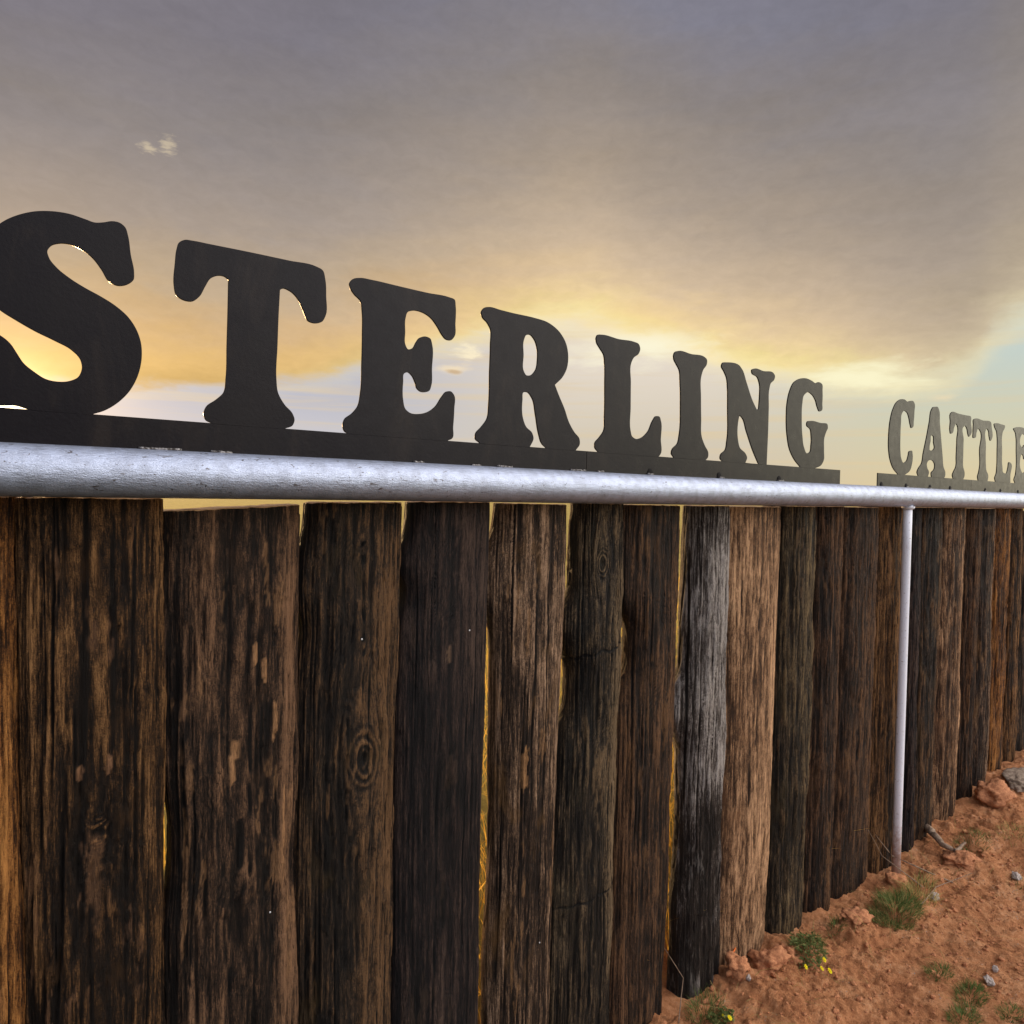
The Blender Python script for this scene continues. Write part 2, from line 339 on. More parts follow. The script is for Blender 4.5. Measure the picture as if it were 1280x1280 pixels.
# right edge at four rows, light gap on the left {row: pixels} (none = butted), superellipse power
T = [
 ([22, 26, 31, 35], {}, 2.6), ([202, 205, 202, 206], {}, 2.9), ([374, 372, 368, 371], {1000: 5, 1060: 5}, 2.8), ([500, 494, 489, 488], {640: 4, 668: 1.5, 780: 1.5}, 2.6),
 ([611, 606, 599, 596], {640: 4, 668: 2, 740: 2.5}, 2.7), ([707, 700, 690, 685], {640: 3.5, 668: 1, 780: 1, 830: 3.5, 880: 4.5, 930: 4.5, 1000: 6.5, 1060: 7, 1120: 5, 1180: 1.5, 1280: 4}, 2.3),
 ([778, 772, 766, 760], {640: 4, 668: 3, 700: 3, 740: 2.5, 830: 3, 880: 2}, 2.4), ([849, 843, 835, 826], {780: 2.5, 830: 3}, 2.4),
 ([911, 906, 900, 893], {640: 4, 668: 3.5, 700: 3.5, 740: 3, 780: 2, 830: 1.5, 930: 2, 1000: 4, 1060: 4, 1120: 1.5, 1180: 4, 1280: 5}, 2.3), ([975, 968, 960, 949], {}, 2.2), ([1020, 1013, 1004, 996], {}, 2.1), ([1054, 1047, 1038, 1031], {}, 2.0),
 ([1097, 1090, 1082, 1075], {}, 2.1), ([1131, 1126, 1119, 1112], {}, 2.0), ([1152, 1146, 1139, 1133], {}, 2.0), ([1177, 1169, 1162, 1155], {}, 2.0),
 ([1206, 1199, 1191, 1184], {}, 2.0), ([1225, 1218, 1210, 1203], {}, 2.0), ([1243, 1236, 1228, 1221], {}, 2.1), ([1262, 1255, 1247, 1240], {}, 2.0),
 ([1278, 1271, 1263, 1256], {}, 2.0)]
prevR = [on_wall(-170, y, YC)[0] for y in ROWS]; prev4 = None
beams = []
for bi, (Rq, G_, n) in enumerate(T):
    R_ = np.interp(ROWS, R4, Rq); bb = 0.056 if bi < 9 else 0.085; YC = 0.036+bb
    cs, as_, zs = [], [], []
    for i, y in enumerate(ROWS):
        nr = rot_n(R_[i], y); L = prevR[i]-0.006
        nl = None
        if y in G_: nl = rot_n(prev4[i]+G_[y]*1.15+1.5, y); L = prevR[i]
        c, a = solve(nr, nl, L, n=n, b=bb)
        z = on_wall(R_[i], y, 0.036)[2]
        cs.append(c); as_.append(a); zs.append(z); prevR[i] = c+a
    prev4 = R_
    beams.append([cs, as_, zs, n, bb])
# extend to both sides beyond the frame
first = beams[0]
ext_l = []
xl = first[0][0]-first[1][0]-0.003
for k in range(3):
    a = [0.12, 0.115, 0.13][k]; ext_l.append([[xl-a]*4, [a]*4, [1.66, 1.3, 0.9, 0.4], 2.5, 0.056]); xl -= 2*a+0.004
xr = beams[-1][0][0]+beams[-1][1][0]+0.004; ext_r = []
for k in range(14):
    a = 0.115+0.02*random.random(); ext_r.append([[xr+a]*4, [a]*4, [1.66, 1.3, 0.9, 0.4], 2.1, 0.085]); xr += 2*a+0.004

def make_beam(i, spec, top_z, tilt, detail, seed, mat, label, tonefn=None, knots=(), cracks=(), chips=(), rough=1.0, chip_amt=1.0, tone_off=0.0, diag=0.0, cross=(), nails=()):
    cs, as_, zs, n, B0 = spec; YC = 0.036+B0
    x0 = float(np.mean(cs)); bot = -0.35
    nf, nb = detail; nz = int((top_z-bot)/(0.0036 if nf > 120 else 0.0065))
    th = np.concatenate([np.linspace(np.pi*1.0-0.35, 2*np.pi+0.35, nf), np.linspace(2*np.pi+0.35, 3*np.pi-0.35, nb+2)[1:-1]])
    zz = np.linspace(bot, top_z, nz)
    o = np.argsort(zs); zsrt = np.array(zs)[o]
    sm = lambda v: np.interp(zz, zsrt, np.array(v)[o])
    ker = np.ones(17)/17
    cz = sm(cs); aw = sm(as_)
    if nz > 122:
        cz = np.convolve(np.pad(cz, 8, mode='edge'), ker, 'valid'); aw = np.convolve(np.pad(aw, 8, mode='edge'), ker, 'valid')
    ux, uy = sup(th, n)
    # arc length along the front face, for noise coordinates
    am = float(np.mean(aw))
    sl = np.concatenate([[0], np.cumsum(np.hypot(np.diff(am*ux), np.diff(B0*uy)))]); sl = sl-sl[nf//2]
    Z = zz[:, None]+0*sl[None, :]
    S = cz[:, None]-x0+aw[:, None]*ux[None, :]+(np.sign(ux)*(1-np.abs(uy))*B0)[None, :]*(ux != 0)
    Sw = S+diag*Z+0.012*(fbm(Z*1.6, S*3, 3, seed+3)-0.5)
    ring = np.zeros_like(S); rm = np.zeros_like(S)
    for (ks, kz, kr) in knots:
        dx, dz = S-ks, (Z-kz)*0.6; r = np.hypot(dx, dz)+1e-6
        Sw = Sw-np.sign(dx)*kr*0.9*np.exp(-(r/(kr*1.8))**2)*(1-np.exp(-np.abs(dx)/(kr*0.3)))
        wgt = np.exp(-(r/(kr*1.15))**4); rn = 0.5+0.5*np.sin(r/kr*22+4*fbm(S*40, Z*25, 2, seed+8))
        ring = ring+wgt*rn; rm = np.maximum(rm, wgt)
        ring = ring*(1-0.9*np.exp(-(r/(kr*0.25))**2))
    g1 = fbm(Sw*150, Z*4.5, 4, seed); g2 = fbm(Sw*42, Z*2.2, 3, seed+50); g3 = fbm(Sw*420, Z*14, 3, seed+90); big = fbm(Sw*9, Z*2.6, 3, seed+120)
    blotch = fbm(S*22+5, Z*9, 5, seed+140, 0.6)
    grain = 0.42*g1+0.20*g2+0.28*g3+0.10*blotch
    grain = np.clip((grain-0.5)*2.6+0.5, 0, 1)
    grain = grain*(1-rm)+(ring*1.25-0.1)*rm
    # raised torn fibres and flakes
    fl = fbm(S*60+3, Z*7, 4, seed+160, 0.6)*0.6+fbm(S*17, Z*5, 3, seed+180)*0.4
    rag = fbm(Sw*230, Z*34, 3, seed+170, 0.65)-0.5; fl = fl+0.13*rag
    chip = sstep(fl, 0.60, 0.63)*sstep(blotch, 0.47, 0.6)*chip_amt*0.42
    dep = rough*(0.0095*(g1-0.5)+0.011*(g2-0.5)+0.0045*(g3-0.5)+0.014*(big-0.5)+0.008*(blotch-0.5))
    dep = dep+rm*(0.004*ring-0.002)
    flak = sstep(fbm(Sw*30, Z*6.5, 4, seed+200, 0.55), 0.50, 0.53); dep = dep+rough*0.0030*flak
    dep = dep+0.0015*chip
    rng = random.Random(seed)
    crk = [(c[0], c[1], c[2], c[3] if len(c) > 3 else 0.0016) for c in cracks]
    for _ in range(11 if nf > 120 else 4):
        crk.append((rng.uniform(-am*0.85, am*0.95), rng.uniform(0.2, top_z), rng.uniform(0.15, 0.75), rng.uniform(0.0007, 0.0014)))
    cmask = np.zeros_like(S)
    for (c_s, z0, ln, w) in crk:
        wob = c_s+0.010*(vn(Z*3.1, Z*0+seed, seed+int(c_s*999)+7)-0.5)+0.0016*(vn(Z*26, Z*0, seed+4)-0.5)
        tz = np.clip((Z-z0+ln/2)/ln, 0, 1); env = np.clip(np.sin(np.pi*tz), 0, 1)**0.4*((Z > z0-ln/2) & (Z < z0+ln/2))
        q = np.exp(-((S-wob)/(w*(0.4+0.6*env)))**2)*env
        cmask = np.maximum(cmask, q)
    dep = dep-0.0075*cmask
    for (hs_, hz, hl, sl_) in chips:              # big torn slivers: (across, height, length, half width)
        q = np.exp(-((S-hs_-0.004*(vn(Z*9, Z*0, seed+77)-0.5))/sl_)**2)*np.exp(-((Z-hz)/(hl/2))**4)
        q = sstep(q*(0.55+0.9*g1)+0.9*rag*(q > 0.02), 0.36, 0.52); chip = np.maximum(chip, q); dep = dep+0.002*q
    tone = 0.5+0.34*(fbm(Z*2.1, S*7, 3, seed+300)-0.5)+0.30*(fbm(Sw*13, Z*1.0, 2, seed+310)-0.5)+tone_off
    if tonefn is not None: tone = tone+tonefn(S/am, Z)
    tone = tone-1.4*cmask  # shade inside the cracks put into the tone, on top of the carved depth
    for (ks, kz, kr) in knots:
        r = np.hypot(S-ks, (Z-kz)*0.7); tone = tone-0.9*np.exp(-(r/(kr*0.30))**2)+0.12*np.exp(-(r/(kr*0.9))**2); dep = dep-0.006*np.exp(-(r/(kr*0.28))**2)
    for (z0, sp_, st) in cross:
        q = np.exp(-((Z-z0-sp_*S-0.012*(vn(S*28, Z*0, seed+5)-0.5)-0.004*(vn(S*120, Z*0, seed+6)-0.5))/0.0022)**2); tone = tone-st*q; dep = dep-0.004*q*st  # cross cracks get their shade in the tone as well
    cx_ = cz[:, None]+aw[:, None]*ux[None, :]-x0; cy_ = YC+B0*uy[None, :]+0*Z
    nxn, nyn = ux*B0, uy*am; ln_ = np.hypot(nxn, nyn)+1e-9
    side = 0.22+0.78*np.abs(uy)**0.9               # keep the gaps between neighbours
    X = cx_+dep*(nxn/ln_)[None, :]*side; Y = cy_+dep*(nyn/ln_)[None, :]*1.0
    Zt = Z+(X*tilt)*sstep(Z, top_z-0.3, top_z)+0.0035*(fbm(X*60, Y*60, 2, seed+9)-0.5)*sstep(Z, top_z-0.012, top_z)
    nth = len(th); V = np.stack([X, Y, Zt], -1).reshape(-1, 3)
    id_ = np.arange(nz*nth).reshape(nz, nth); nxt = np.roll(id_, -1, axis=1)
    Q = np.stack([id_[:-1], nxt[:-1], nxt[1:], id_[1:]], -1).reshape(-1, 4)
    # top end grain: rings collapsing to the centre
    base = id_[-1]; caps = []; capv = []; off = len(V); rings_n = 6; cen = V[base].mean(0)
    att = {'grain': grain.ravel(), 'chip': np.clip(chip, 0, 1).ravel(), 'tone': tone.ravel()}
    prev = base; ex = {k: [] for k in att}
    for r in range(1, rings_n+1):
        f = 1-r/(rings_n+0.3); pv = cen+(V[base]-cen)*f; pv[:, 2] += 0.004*(fbm(pv[:, 0]*80, pv[:, 1]*80, 2, seed)-0.5)
        if r == 1: pv = cen+(V[base]-cen)*0.955; pv[:, 2] += 0.0015
        ids = off+(r-1)*nth+np.arange(nth); capv.append(pv)
        caps.append(np.stack([prev, np.roll(prev, -1), np.roll(ids, -1), ids], -1)); prev = ids
        ex['grain'].append(np.full(nth, 0.3+0.5*(r % 2))); ex['chip'].append(np.full(nth, 0.15)); ex['tone'].append(np.full(nth, 0.6))
    V = np.concatenate([V]+capv); Q = np.concatenate([Q]+caps)
    for k in att: att[k] = np.concatenate([att[k]]+ex[k])
    me = np_mesh('timber_post', V, Q, True, att)
    me.materials.append(mat); me.materials.append(SAWN); mi = np.zeros(len(me.polygons), dtype=np.int32); mi[-rings_n*nth:] = 1; me.polygons.foreach_set('material_index', mi)
    o_ = link('timber_post', me, None, loc=(x0, 0, 0)); tag(o_, label, 'fence post', 'upright timbers of the fence')
    for (ns, nzh) in nails:
        jt = int(np.argmin(np.abs(sl-ns*am))); jz = int(np.argmin(np.abs(zz-nzh)))
        p = V[jz*nth+jt]
        nm = bmesh.new(); bmesh.ops.create_uvsphere(nm, u_segments=10, v_segments=6, radius=0.0021)
        for v_ in nm.verts: v_.co.y *= 0.45
        m2 = bpy.data.meshes.new('nail'); nm.to_mesh(m2); nm.free()
        for p_ in m2.polygons: p_.use_smooth = True
        link('nail', m2, NAIL, o_, (p[0], p[1]-0.0008, p[2]))
    return o_
SAWN, k_, b_ = material('sunlit_sawn_end'); P_ = k_.n('ShaderNodeTexCoord').outputs['Object']; n_ = k_.noise(P_, 120, 4, 0.7)
k_.put(b_.inputs['Base Color'], k_.mix(k_.mr(n_, 0.35, 0.65), (0.22, 0.12, 0.05), (0.50, 0.31, 0.15))); b_.inputs['Roughness'].default_value = 0.42; bump(k_, b_, n_, 0.4, 0.003)  # end grain coloured lighter and orange to carry the sun's rim light
m_, k_, b_ = material('bright_nail'); b_.inputs['Base Color'].default_value = (0.75, 0.76, 0.8, 1); b_.inputs['Metallic'].default_value = 0.7; b_.inputs['Roughness'].default_value = 0.35
NAIL = m_

def hz(px, py): return float(on_wall(px, py, 0.036)[2])
def band(c, w, lo, hi, amt):             # lighter or darker band across the face, between two heights
    return lambda s, z: amt*np.exp(-((s-c)/w)**2)*sstep(z, lo-0.08, lo+0.08)*(1-sstep(z, hi-0.08, hi+0.08))
def plus(*fs): return lambda s, z: sum(f(s, z) for f in fs)
WD = [ # dark, mid, light, chip, stain
 ((0.070, 0.028, 0.007), (0.20, 0.088, 0.024), (0.34, 0.17, 0.055), (0.40, 0.22, 0.10), (0.20, 0.09, 0.02)),      # warm brown
 ((0.030, 0.016, 0.007), (0.100, 0.054, 0.022), (0.21, 0.122, 0.056), (0.26, 0.15, 0.09), (0.10, 0.045, 0.012)),  # brown
 ((0.022, 0.014, 0.010), (0.068, 0.042, 0.028), (0.16, 0.098, 0.062), (0.40, 0.24, 0.13), (0.08, 0.040, 0.018)),  # dark purple brown
 ((0.017, 0.012, 0.009), (0.044, 0.030, 0.020), (0.115, 0.070, 0.038), (0.27, 0.16, 0.08), (0.07, 0.042, 0.012)),  # dark olive brown
 ((0.011, 0.008, 0.009), (0.025, 0.017, 0.017), (0.055, 0.040, 0.036), (0.16, 0.11, 0.08), None),                  # almost black
 ((0.060, 0.038, 0.026), (0.165, 0.112, 0.078), (0.32, 0.235, 0.175), (0.40, 0.24, 0.12), (0.24, 0.12, 0.035)),     # grey brown
 ((0.014, 0.011, 0.008), (0.044, 0.034, 0.023), (0.135, 0.105, 0.070), (0.24, 0.17, 0.10), (0.05, 0.04, 0.02)),      # olive black
 ((0.022, 0.013, 0.008), (0.056, 0.033, 0.020), (0.120, 0.070, 0.040), (0.23, 0.13, 0.06), (0.10, 0.045, 0.014)),     # dark brown
 ((0.050, 0.038, 0.032), (0.150, 0.125, 0.108), (0.32, 0.285, 0.255), (0.50, 0.45, 0.40), None),                     # silver grey
 ((0.13, 0.070, 0.036), (0.31, 0.195, 0.118), (0.46, 0.315, 0.205), (0.50, 0.34, 0.22), (0.26, 0.12, 0.05)),        # tan
 ((0.022, 0.017, 0.010), (0.068, 0.052, 0.031), (0.150, 0.118, 0.070), (0.22, 0.15, 0.09), (0.07, 0.05, 0.02)),        # olive brown
]
WM = [wood_mat('weathered_wood', *w) for w in WD]
E7 = (170, 26); E5 = (110, 22)
tops = {0: 1.679, 1: 1.6775, 2: 1.661, 3: 1.6735, 4: 1.6775, 5: 1.6745, 6: 1.6785, 7: 1.6745, 8: 1.674, 9: 1.6725, 10: 1.6755, 11: 1.677, 12: 1.674, 13: 1.6785}
def cr(i, px, py, ln, w=0.0026): return (float(on_wall(px, py, 0.036)[0]-np.mean(beams[i][0])), hz(px, py), ln, w)
info = {
 0: dict(m=0, label='warm brown timber post cut off by the left edge of the frame', tone_off=0.0),  # orange of the lens flare tinted into this wood's colour
 1: dict(m=1, label='brown timber post with a long split and a hollow knot, below the letter S', knots=[(0.004, hz(115, 1045), 0.020)], cracks=[cr(1, 110, 740, 0.62, 0.0034), cr(1, 104, 960, 0.5, 0.003), cr(1, 142, 790, 0.45), cr(1, 72, 1160, 0.42, 0.0032), cr(1, 155, 1120, 0.5), cr(1, 60, 800, 0.5, 0.002), cr(1, 168, 760, 0.4, 0.002)], chips=[(-0.03, 1.17, 0.03, 0.008), (0.02, 1.18, 0.04, 0.005)], tonefn=band(0, 2, 0, 1.15, -0.10)),
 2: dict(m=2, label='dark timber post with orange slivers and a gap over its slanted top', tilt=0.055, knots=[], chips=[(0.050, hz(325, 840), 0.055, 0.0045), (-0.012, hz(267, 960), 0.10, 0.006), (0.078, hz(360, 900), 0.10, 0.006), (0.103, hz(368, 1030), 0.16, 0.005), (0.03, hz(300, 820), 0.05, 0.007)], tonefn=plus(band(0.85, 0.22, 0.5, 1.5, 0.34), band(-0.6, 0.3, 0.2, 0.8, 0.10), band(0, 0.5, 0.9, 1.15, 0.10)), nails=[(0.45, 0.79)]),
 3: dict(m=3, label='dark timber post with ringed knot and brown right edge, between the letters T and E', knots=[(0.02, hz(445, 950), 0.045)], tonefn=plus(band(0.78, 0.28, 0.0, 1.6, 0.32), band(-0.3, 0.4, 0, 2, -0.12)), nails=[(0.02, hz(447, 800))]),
 4: dict(m=4, label='smooth nearly black timber post below the letter E', rough=0.45, chip_amt=0.4, chips=[(-0.01, hz(545, 820), 0.05, 0.004)], nails=[(0.35, hz(569, 790))]),
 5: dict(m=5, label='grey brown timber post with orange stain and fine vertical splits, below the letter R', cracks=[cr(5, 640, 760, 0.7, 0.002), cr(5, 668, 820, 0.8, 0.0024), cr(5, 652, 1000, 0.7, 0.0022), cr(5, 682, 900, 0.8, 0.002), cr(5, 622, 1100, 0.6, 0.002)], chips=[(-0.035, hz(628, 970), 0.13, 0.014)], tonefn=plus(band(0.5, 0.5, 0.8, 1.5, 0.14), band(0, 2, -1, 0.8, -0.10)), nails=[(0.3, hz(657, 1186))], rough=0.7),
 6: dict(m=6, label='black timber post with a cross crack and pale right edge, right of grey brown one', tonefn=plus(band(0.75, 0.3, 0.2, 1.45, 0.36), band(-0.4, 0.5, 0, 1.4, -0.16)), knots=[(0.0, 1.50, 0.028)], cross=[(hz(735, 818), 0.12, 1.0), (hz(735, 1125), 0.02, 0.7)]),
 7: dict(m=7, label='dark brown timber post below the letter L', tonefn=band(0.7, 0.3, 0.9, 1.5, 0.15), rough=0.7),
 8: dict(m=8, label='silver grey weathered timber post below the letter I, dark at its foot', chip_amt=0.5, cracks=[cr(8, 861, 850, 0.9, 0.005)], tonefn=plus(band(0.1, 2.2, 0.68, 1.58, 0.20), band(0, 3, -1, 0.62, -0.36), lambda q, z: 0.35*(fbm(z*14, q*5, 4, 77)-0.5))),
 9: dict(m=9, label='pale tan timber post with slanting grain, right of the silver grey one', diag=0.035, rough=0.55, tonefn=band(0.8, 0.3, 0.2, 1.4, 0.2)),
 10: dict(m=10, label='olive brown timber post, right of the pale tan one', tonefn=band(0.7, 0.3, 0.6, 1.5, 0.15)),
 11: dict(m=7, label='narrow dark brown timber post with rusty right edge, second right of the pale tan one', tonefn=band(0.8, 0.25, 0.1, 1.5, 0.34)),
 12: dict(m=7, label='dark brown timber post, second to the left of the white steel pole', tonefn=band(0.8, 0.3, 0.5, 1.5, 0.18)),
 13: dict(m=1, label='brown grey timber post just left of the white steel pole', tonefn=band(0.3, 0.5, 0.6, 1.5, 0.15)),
 14: dict(m=4, label='black timber post just right of the white steel pole'),
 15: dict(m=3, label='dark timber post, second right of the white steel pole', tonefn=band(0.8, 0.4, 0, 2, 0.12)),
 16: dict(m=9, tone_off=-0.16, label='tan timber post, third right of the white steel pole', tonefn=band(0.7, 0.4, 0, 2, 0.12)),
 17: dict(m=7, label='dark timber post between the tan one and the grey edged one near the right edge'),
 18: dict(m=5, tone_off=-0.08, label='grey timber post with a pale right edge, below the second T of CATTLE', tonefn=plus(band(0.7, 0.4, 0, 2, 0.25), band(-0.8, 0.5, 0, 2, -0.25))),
 19: dict(m=0, tone_off=-0.02, label='orange brown timber post near the right edge of the frame'),
 20: dict(m=1, label='brown timber post cut off by the right edge of the frame'),
}
for i, sp in enumerate(beams):
    d = dict(info[i]); mat = WM[d.pop('m')]; lab = d.pop('label'); tl = d.pop('tilt', random.uniform(-0.012, 0.012))
    make_beam(i, sp, tops.get(i, 1.6755+random.uniform(-0.002, 0.003)), tl, E7 if i < 9 else E5, 100+i*13, mat, lab, **d)
for j, sp in enumerate(ext_l+ext_r):
    make_beam(50+j, sp, 1.662, 0, (60, 16), 900+j*7, WM[[1, 2, 7, 3, 9, 4, 10, 1, 5, 7, 3][j % 11]], 'timber post of the same fence beyond the edge of the photograph')

# ------------------------------------------------------------------ pipe rail with its pole
PIPE_Z, PIPE_R = EYE+0.025, 0.0455
def pipe_mat():
    m, k, b = material('silver_paint')
    P = k.n('ShaderNodeTexCoord').outputs['Object']
    a = k.noise(k.mapping(P, (0.22, 1, 1)), 210, 5, 0.7); c = k.noise(P, 35, 5, 0.6); d = k.noise(k.mapping(P, (0.45, 1, 1)), 620, 3, 0.7); e = k.noise(k.mapping(P, (0.5, 1, 1), (2, 5, 1)), 95, 3, 0.5, 1.5)
    base = k.mix(k.mr(c, 0.35, 0.7), (0.47, 0.53, 0.67), (0.36, 0.40, 0.50))
    base = k.mix(k.mr(e, 0.665, 0.69, 0, 0.85), base, (0.10, 0.08, 0.07))
    k.put(b.inputs['Base Color'], base); b.inputs['Metallic'].default_value = 0.72
    k.put(b.inputs['Roughness'], k.mr(a, 0.3, 0.7, 0.34, 0.52, smooth=False))
    bump(k, b, k.m('ADD', k.m('MULTIPLY', a, 1.0), k.m('MULTIPLY', d, 0.8)), 0.55, 0.0026)
    return m
SILVER = pipe_mat()
m_, k_, b_ = material('white_pole_paint'); P_ = k_.n('ShaderNodeTexCoord').outputs['Object']
n_ = k_.noise(k_.mapping(P_, (1, 1, 0.6)), 130, 4, 0.6); k_.put(b_.inputs['Base Color'], k_.mix(k_.mr(n_, 0.55, 0.75), (0.80, 0.82, 0.88), (0.62, 0.60, 0.62))); b_.inputs['Roughness'].default_value = 0.5; b_.inputs['Metallic'].default_value = 0.0
s_ = k_.n('ShaderNodeSeparateXYZ'); k_.put(s_.inputs[0], P_); mud = k_.mr(k_.m('ADD', s_.outputs[2], k_.m('MULTIPLY', k_.m('SUBTRACT', k_.noise(P_, 30, 5, 0.7), 0.5), 0.55)), -1.72, -1.48, 0.8, 0)
chips_ = k_.mr(k_.noise(P_, 75, 4, 0.6, 0.6), 0.66, 0.69, 0, 0.8)
c_ = b_.inputs['Base Color'].links[0].from_socket; k_.put(b_.inputs['Base Color'], k_.mix(mud, k_.mix(chips_, c_, (0.20, 0.12, 0.08)), (0.36, 0.19, 0.11)))
bump(k_, b_, n_, 0.35, 0.002); WHITE = m_
m_, k_, b_ = material('weld_metal'); P_ = k_.n('ShaderNodeTexCoord').outputs['Object']
k_.put(b_.inputs['Base Color'], k_.mix(k_.mr(k_.noise(P_, 200, 3), 0.4, 0.65), (0.03, 0.025, 0.022), (0.25, 0.24, 0.24))); b_.inputs['Metallic'].default_value = 0.6; b_.inputs['Roughness'].default_value = 0.45; WELD = m_
DARK_STEEL, k_, b_ = material('near_black_steel'); b_.inputs['Base Color'].default_value = (0.006, 0.005, 0.005, 1); b_.inputs['Roughness'].default_value = 0.75; b_.inputs['Specular IOR Level'].default_value = 0.15
def tube(path, rad, seg=64, caps=True, seed=0, wob=0.0):
    V, Q = [], []
    for i, (p, r) in enumerate(zip(path, rad)):
        d = (path[min(i+1, len(path)-1)]-path[max(i-1, 0)]).normalized()
        u = d.orthogonal().normalized() if abs(d.x) < 0.9 else Vector((0, 1, 0)); u = (u-d*u.dot(d)).normalized(); w = d.cross(u)
        for j in range(seg):
            t = 2*math.pi*j/seg; rr = r*(1+wob*math.sin(3*t+i*0.7+seed)); V.append(p+u*math.cos(t)*rr+w*math.sin(t)*rr)
    n = len(path)
    for i in range(n-1):
        for j in range(seg): Q.append((i*seg+j, i*seg+(j+1) % seg, (i+1)*seg+(j+1) % seg, (i+1)*seg+j))
    me = bpy.data.meshes.new('tube'); fc = list(Q)
    if caps: fc += [tuple(range(seg))[::-1], tuple((n-1)*seg+j for j in range(seg))]
    me.from_pydata(V, [], fc); me.update()
    for p in me.polygons: p.use_smooth = len(p.vertices) == 4
    return me
X0, X1 = -1.6, xr+0.3
rail = empty('pipe_rail', (0, 0, PIPE_Z)); tag(rail, 'silver painted steel pipe rail along the top of the timbers, carrying the cut out letters', 'pipe rail')
xs_ = np.arange(X0, X1, 0.05)
me = tube([Vector((x, 0, 0.0008*math.sin(x*2.2))) for x in xs_], [PIPE_R]*len(xs_), 96); link('pipe', me, SILVER, rail)
pole_x = float(on_wall(1133, 660)[0])
sz = soil_at(pole_x, 0)
for px_ in (pole_x, pole_x+3.6):
    me = tube([Vector((px_, -0.004, z-PIPE_Z)) for z in (-0.3, 0.4, 1.0, 1.5, PIPE_Z-PIPE_R+0.012)], [0.0190]*5, 40); link('steel_pole', me, WHITE, rail)
    me = tube([Vector((px_, -0.004, -PIPE_R-0.010+dz)) for dz in (0, 0.003, 0.008, 0.013)], [0.0228, 0.026, 0.028, 0.029], 40, wob=0.03); link('weld_collar', me, WHITE, rail)

# ------------------------------------------------------------------ the cut out letters
def paint():
    m, k, b = material('black_paint')
    P = k.n('ShaderNodeTexCoord').outputs['Object']
    a = k.noise(P, 4, 5, 0.6); c = k.noise(P, 150, 4, 0.6); d = k.noise(P, 28, 4, 0.6)
    k.put(b.inputs['Base Color'], k.mix(k.mr(a, 0.35, 0.7), (0.0040, 0.0030, 0.0050), (0.0075, 0.0060, 0.0070)))
    c0 = b.inputs['Base Color'].links[0].from_socket; dust = k.mr(k.noise(k.mapping(P, (1, 1, 0.35)), 11, 6, 0.7, 0.5), 0.50, 0.72, 0, 0.22); k.put(b.inputs['Base Color'], k.mix(dust, c0, (0.045, 0.033, 0.024)))
    k.put(b.inputs['Roughness'], k.mr(d, 0.3, 0.7, 0.26, 0.36, smooth=False)); b.inputs['IOR'].default_value = 1.23
    bump(k, b, k.m('ADD', c, k.m('MULTIPLY', d, 0.6)), 0.12, 0.002); return m
BLACK = paint()
BAR_T, BAR_B = EYE+0.128, PIPE_Z+PIPE_R-0.002
PT = 0.0024    # half thickness of the plate
def spl(P, closed=True, sub=6):          # Catmull-Rom through the measured outline; points with a third entry are corners
    n = len(P); out = []
    for i in range(n):
        p0, p1, p2, p3 = P[i-1], P[i], P[(i+1) % n], P[(i+2) % n]
        c1, c2 = len(p1) > 2, len(p2) > 2
        a0 = np.array(p0[:2], float); a1 = np.array(p1[:2], float); a2 = np.array(p2[:2], float); a3 = np.array(p3[:2], float)
        if c1 and c2: out.append(a1); continue
        L = np.linalg.norm(a2-a1)
        def tang(a, b, c):
            l1, l2 = np.linalg.norm(b-a), np.linalg.norm(c-b); t = (b-a)/max(l1, 1e-6)*l2+(c-b)/max(l2, 1e-6)*l1; t /= (l1+l2+1e-9); return t*L*0.95
        t1 = (a2-a1) if c1 else tang(a0, a1, a2); t2 = (a2-a1) if c2 else tang(a1, a2, a3)
        for s in range(sub):
            t = s/sub; h00 = 2*t**3-3*t**2+1; h10 = t**3-2*t**2+t; h01 = -2*t**3+3*t**2; h11 = t**3-t**2
            out.append(h00*a1+h10*t1+h01*a2+h11*t2)
    return out
def plate(name, outlines, conv, parent, x0, smooth=True, zmin=None):
    cu = bpy.data.curves.new(name, 'CURVE'); cu.dimensions = '2D'; cu.fill_mode = 'BOTH'; cu.extrude = PT-0.0006; cu.bevel_depth = 0.0006; cu.bevel_resolution = 1; cu.offset = -0.0005
    for P in outlines:
        q = spl(P) if smooth else [np.array(p[:2], float) for p in P]
        w = []
        for p in q:
            W_ = on_wall(*conv(p)); w.append((W_[0]-x0, max(W_[2], BAR_T-0.0015)))
        s = cu.splines.new('POLY'); s.points.add(len(w)-1); s.use_cyclic_u = True
        for pt, (a, b) in zip(s.points, w): pt.co = (a, b, 0, 1)
    o = bpy.data.objects.new('tmp', cu); COL.objects.link(o); dg = bpy.context.evaluated_depsgraph_get(); dg.update()
    me = bpy.data.meshes.new_from_object(o.evaluated_get(dg)); bpy.data.objects.remove(o); bpy.data.curves.remove(cu)
    for v in me.vertices:                # local (x, z) -> upright
        x, y, z = v.co; v.co = (x, -z, y-parent.location.z)
    me.name = name; me.materials.clear()
    return link(name, me, BLACK, parent)
c1 = lambda p: (p[0]/2.9091, 240+p[1]/2.9095); c2 = lambda p: (400+p[0]/3.5556, 320+p[1]/3.5556)
c3 = lambda p: (720+p[0]/3.7647, 390+p[1]/3.763); c4 = lambda p: (1060+p[0]/5.818, 460+p[1]/5.82)
k = 1
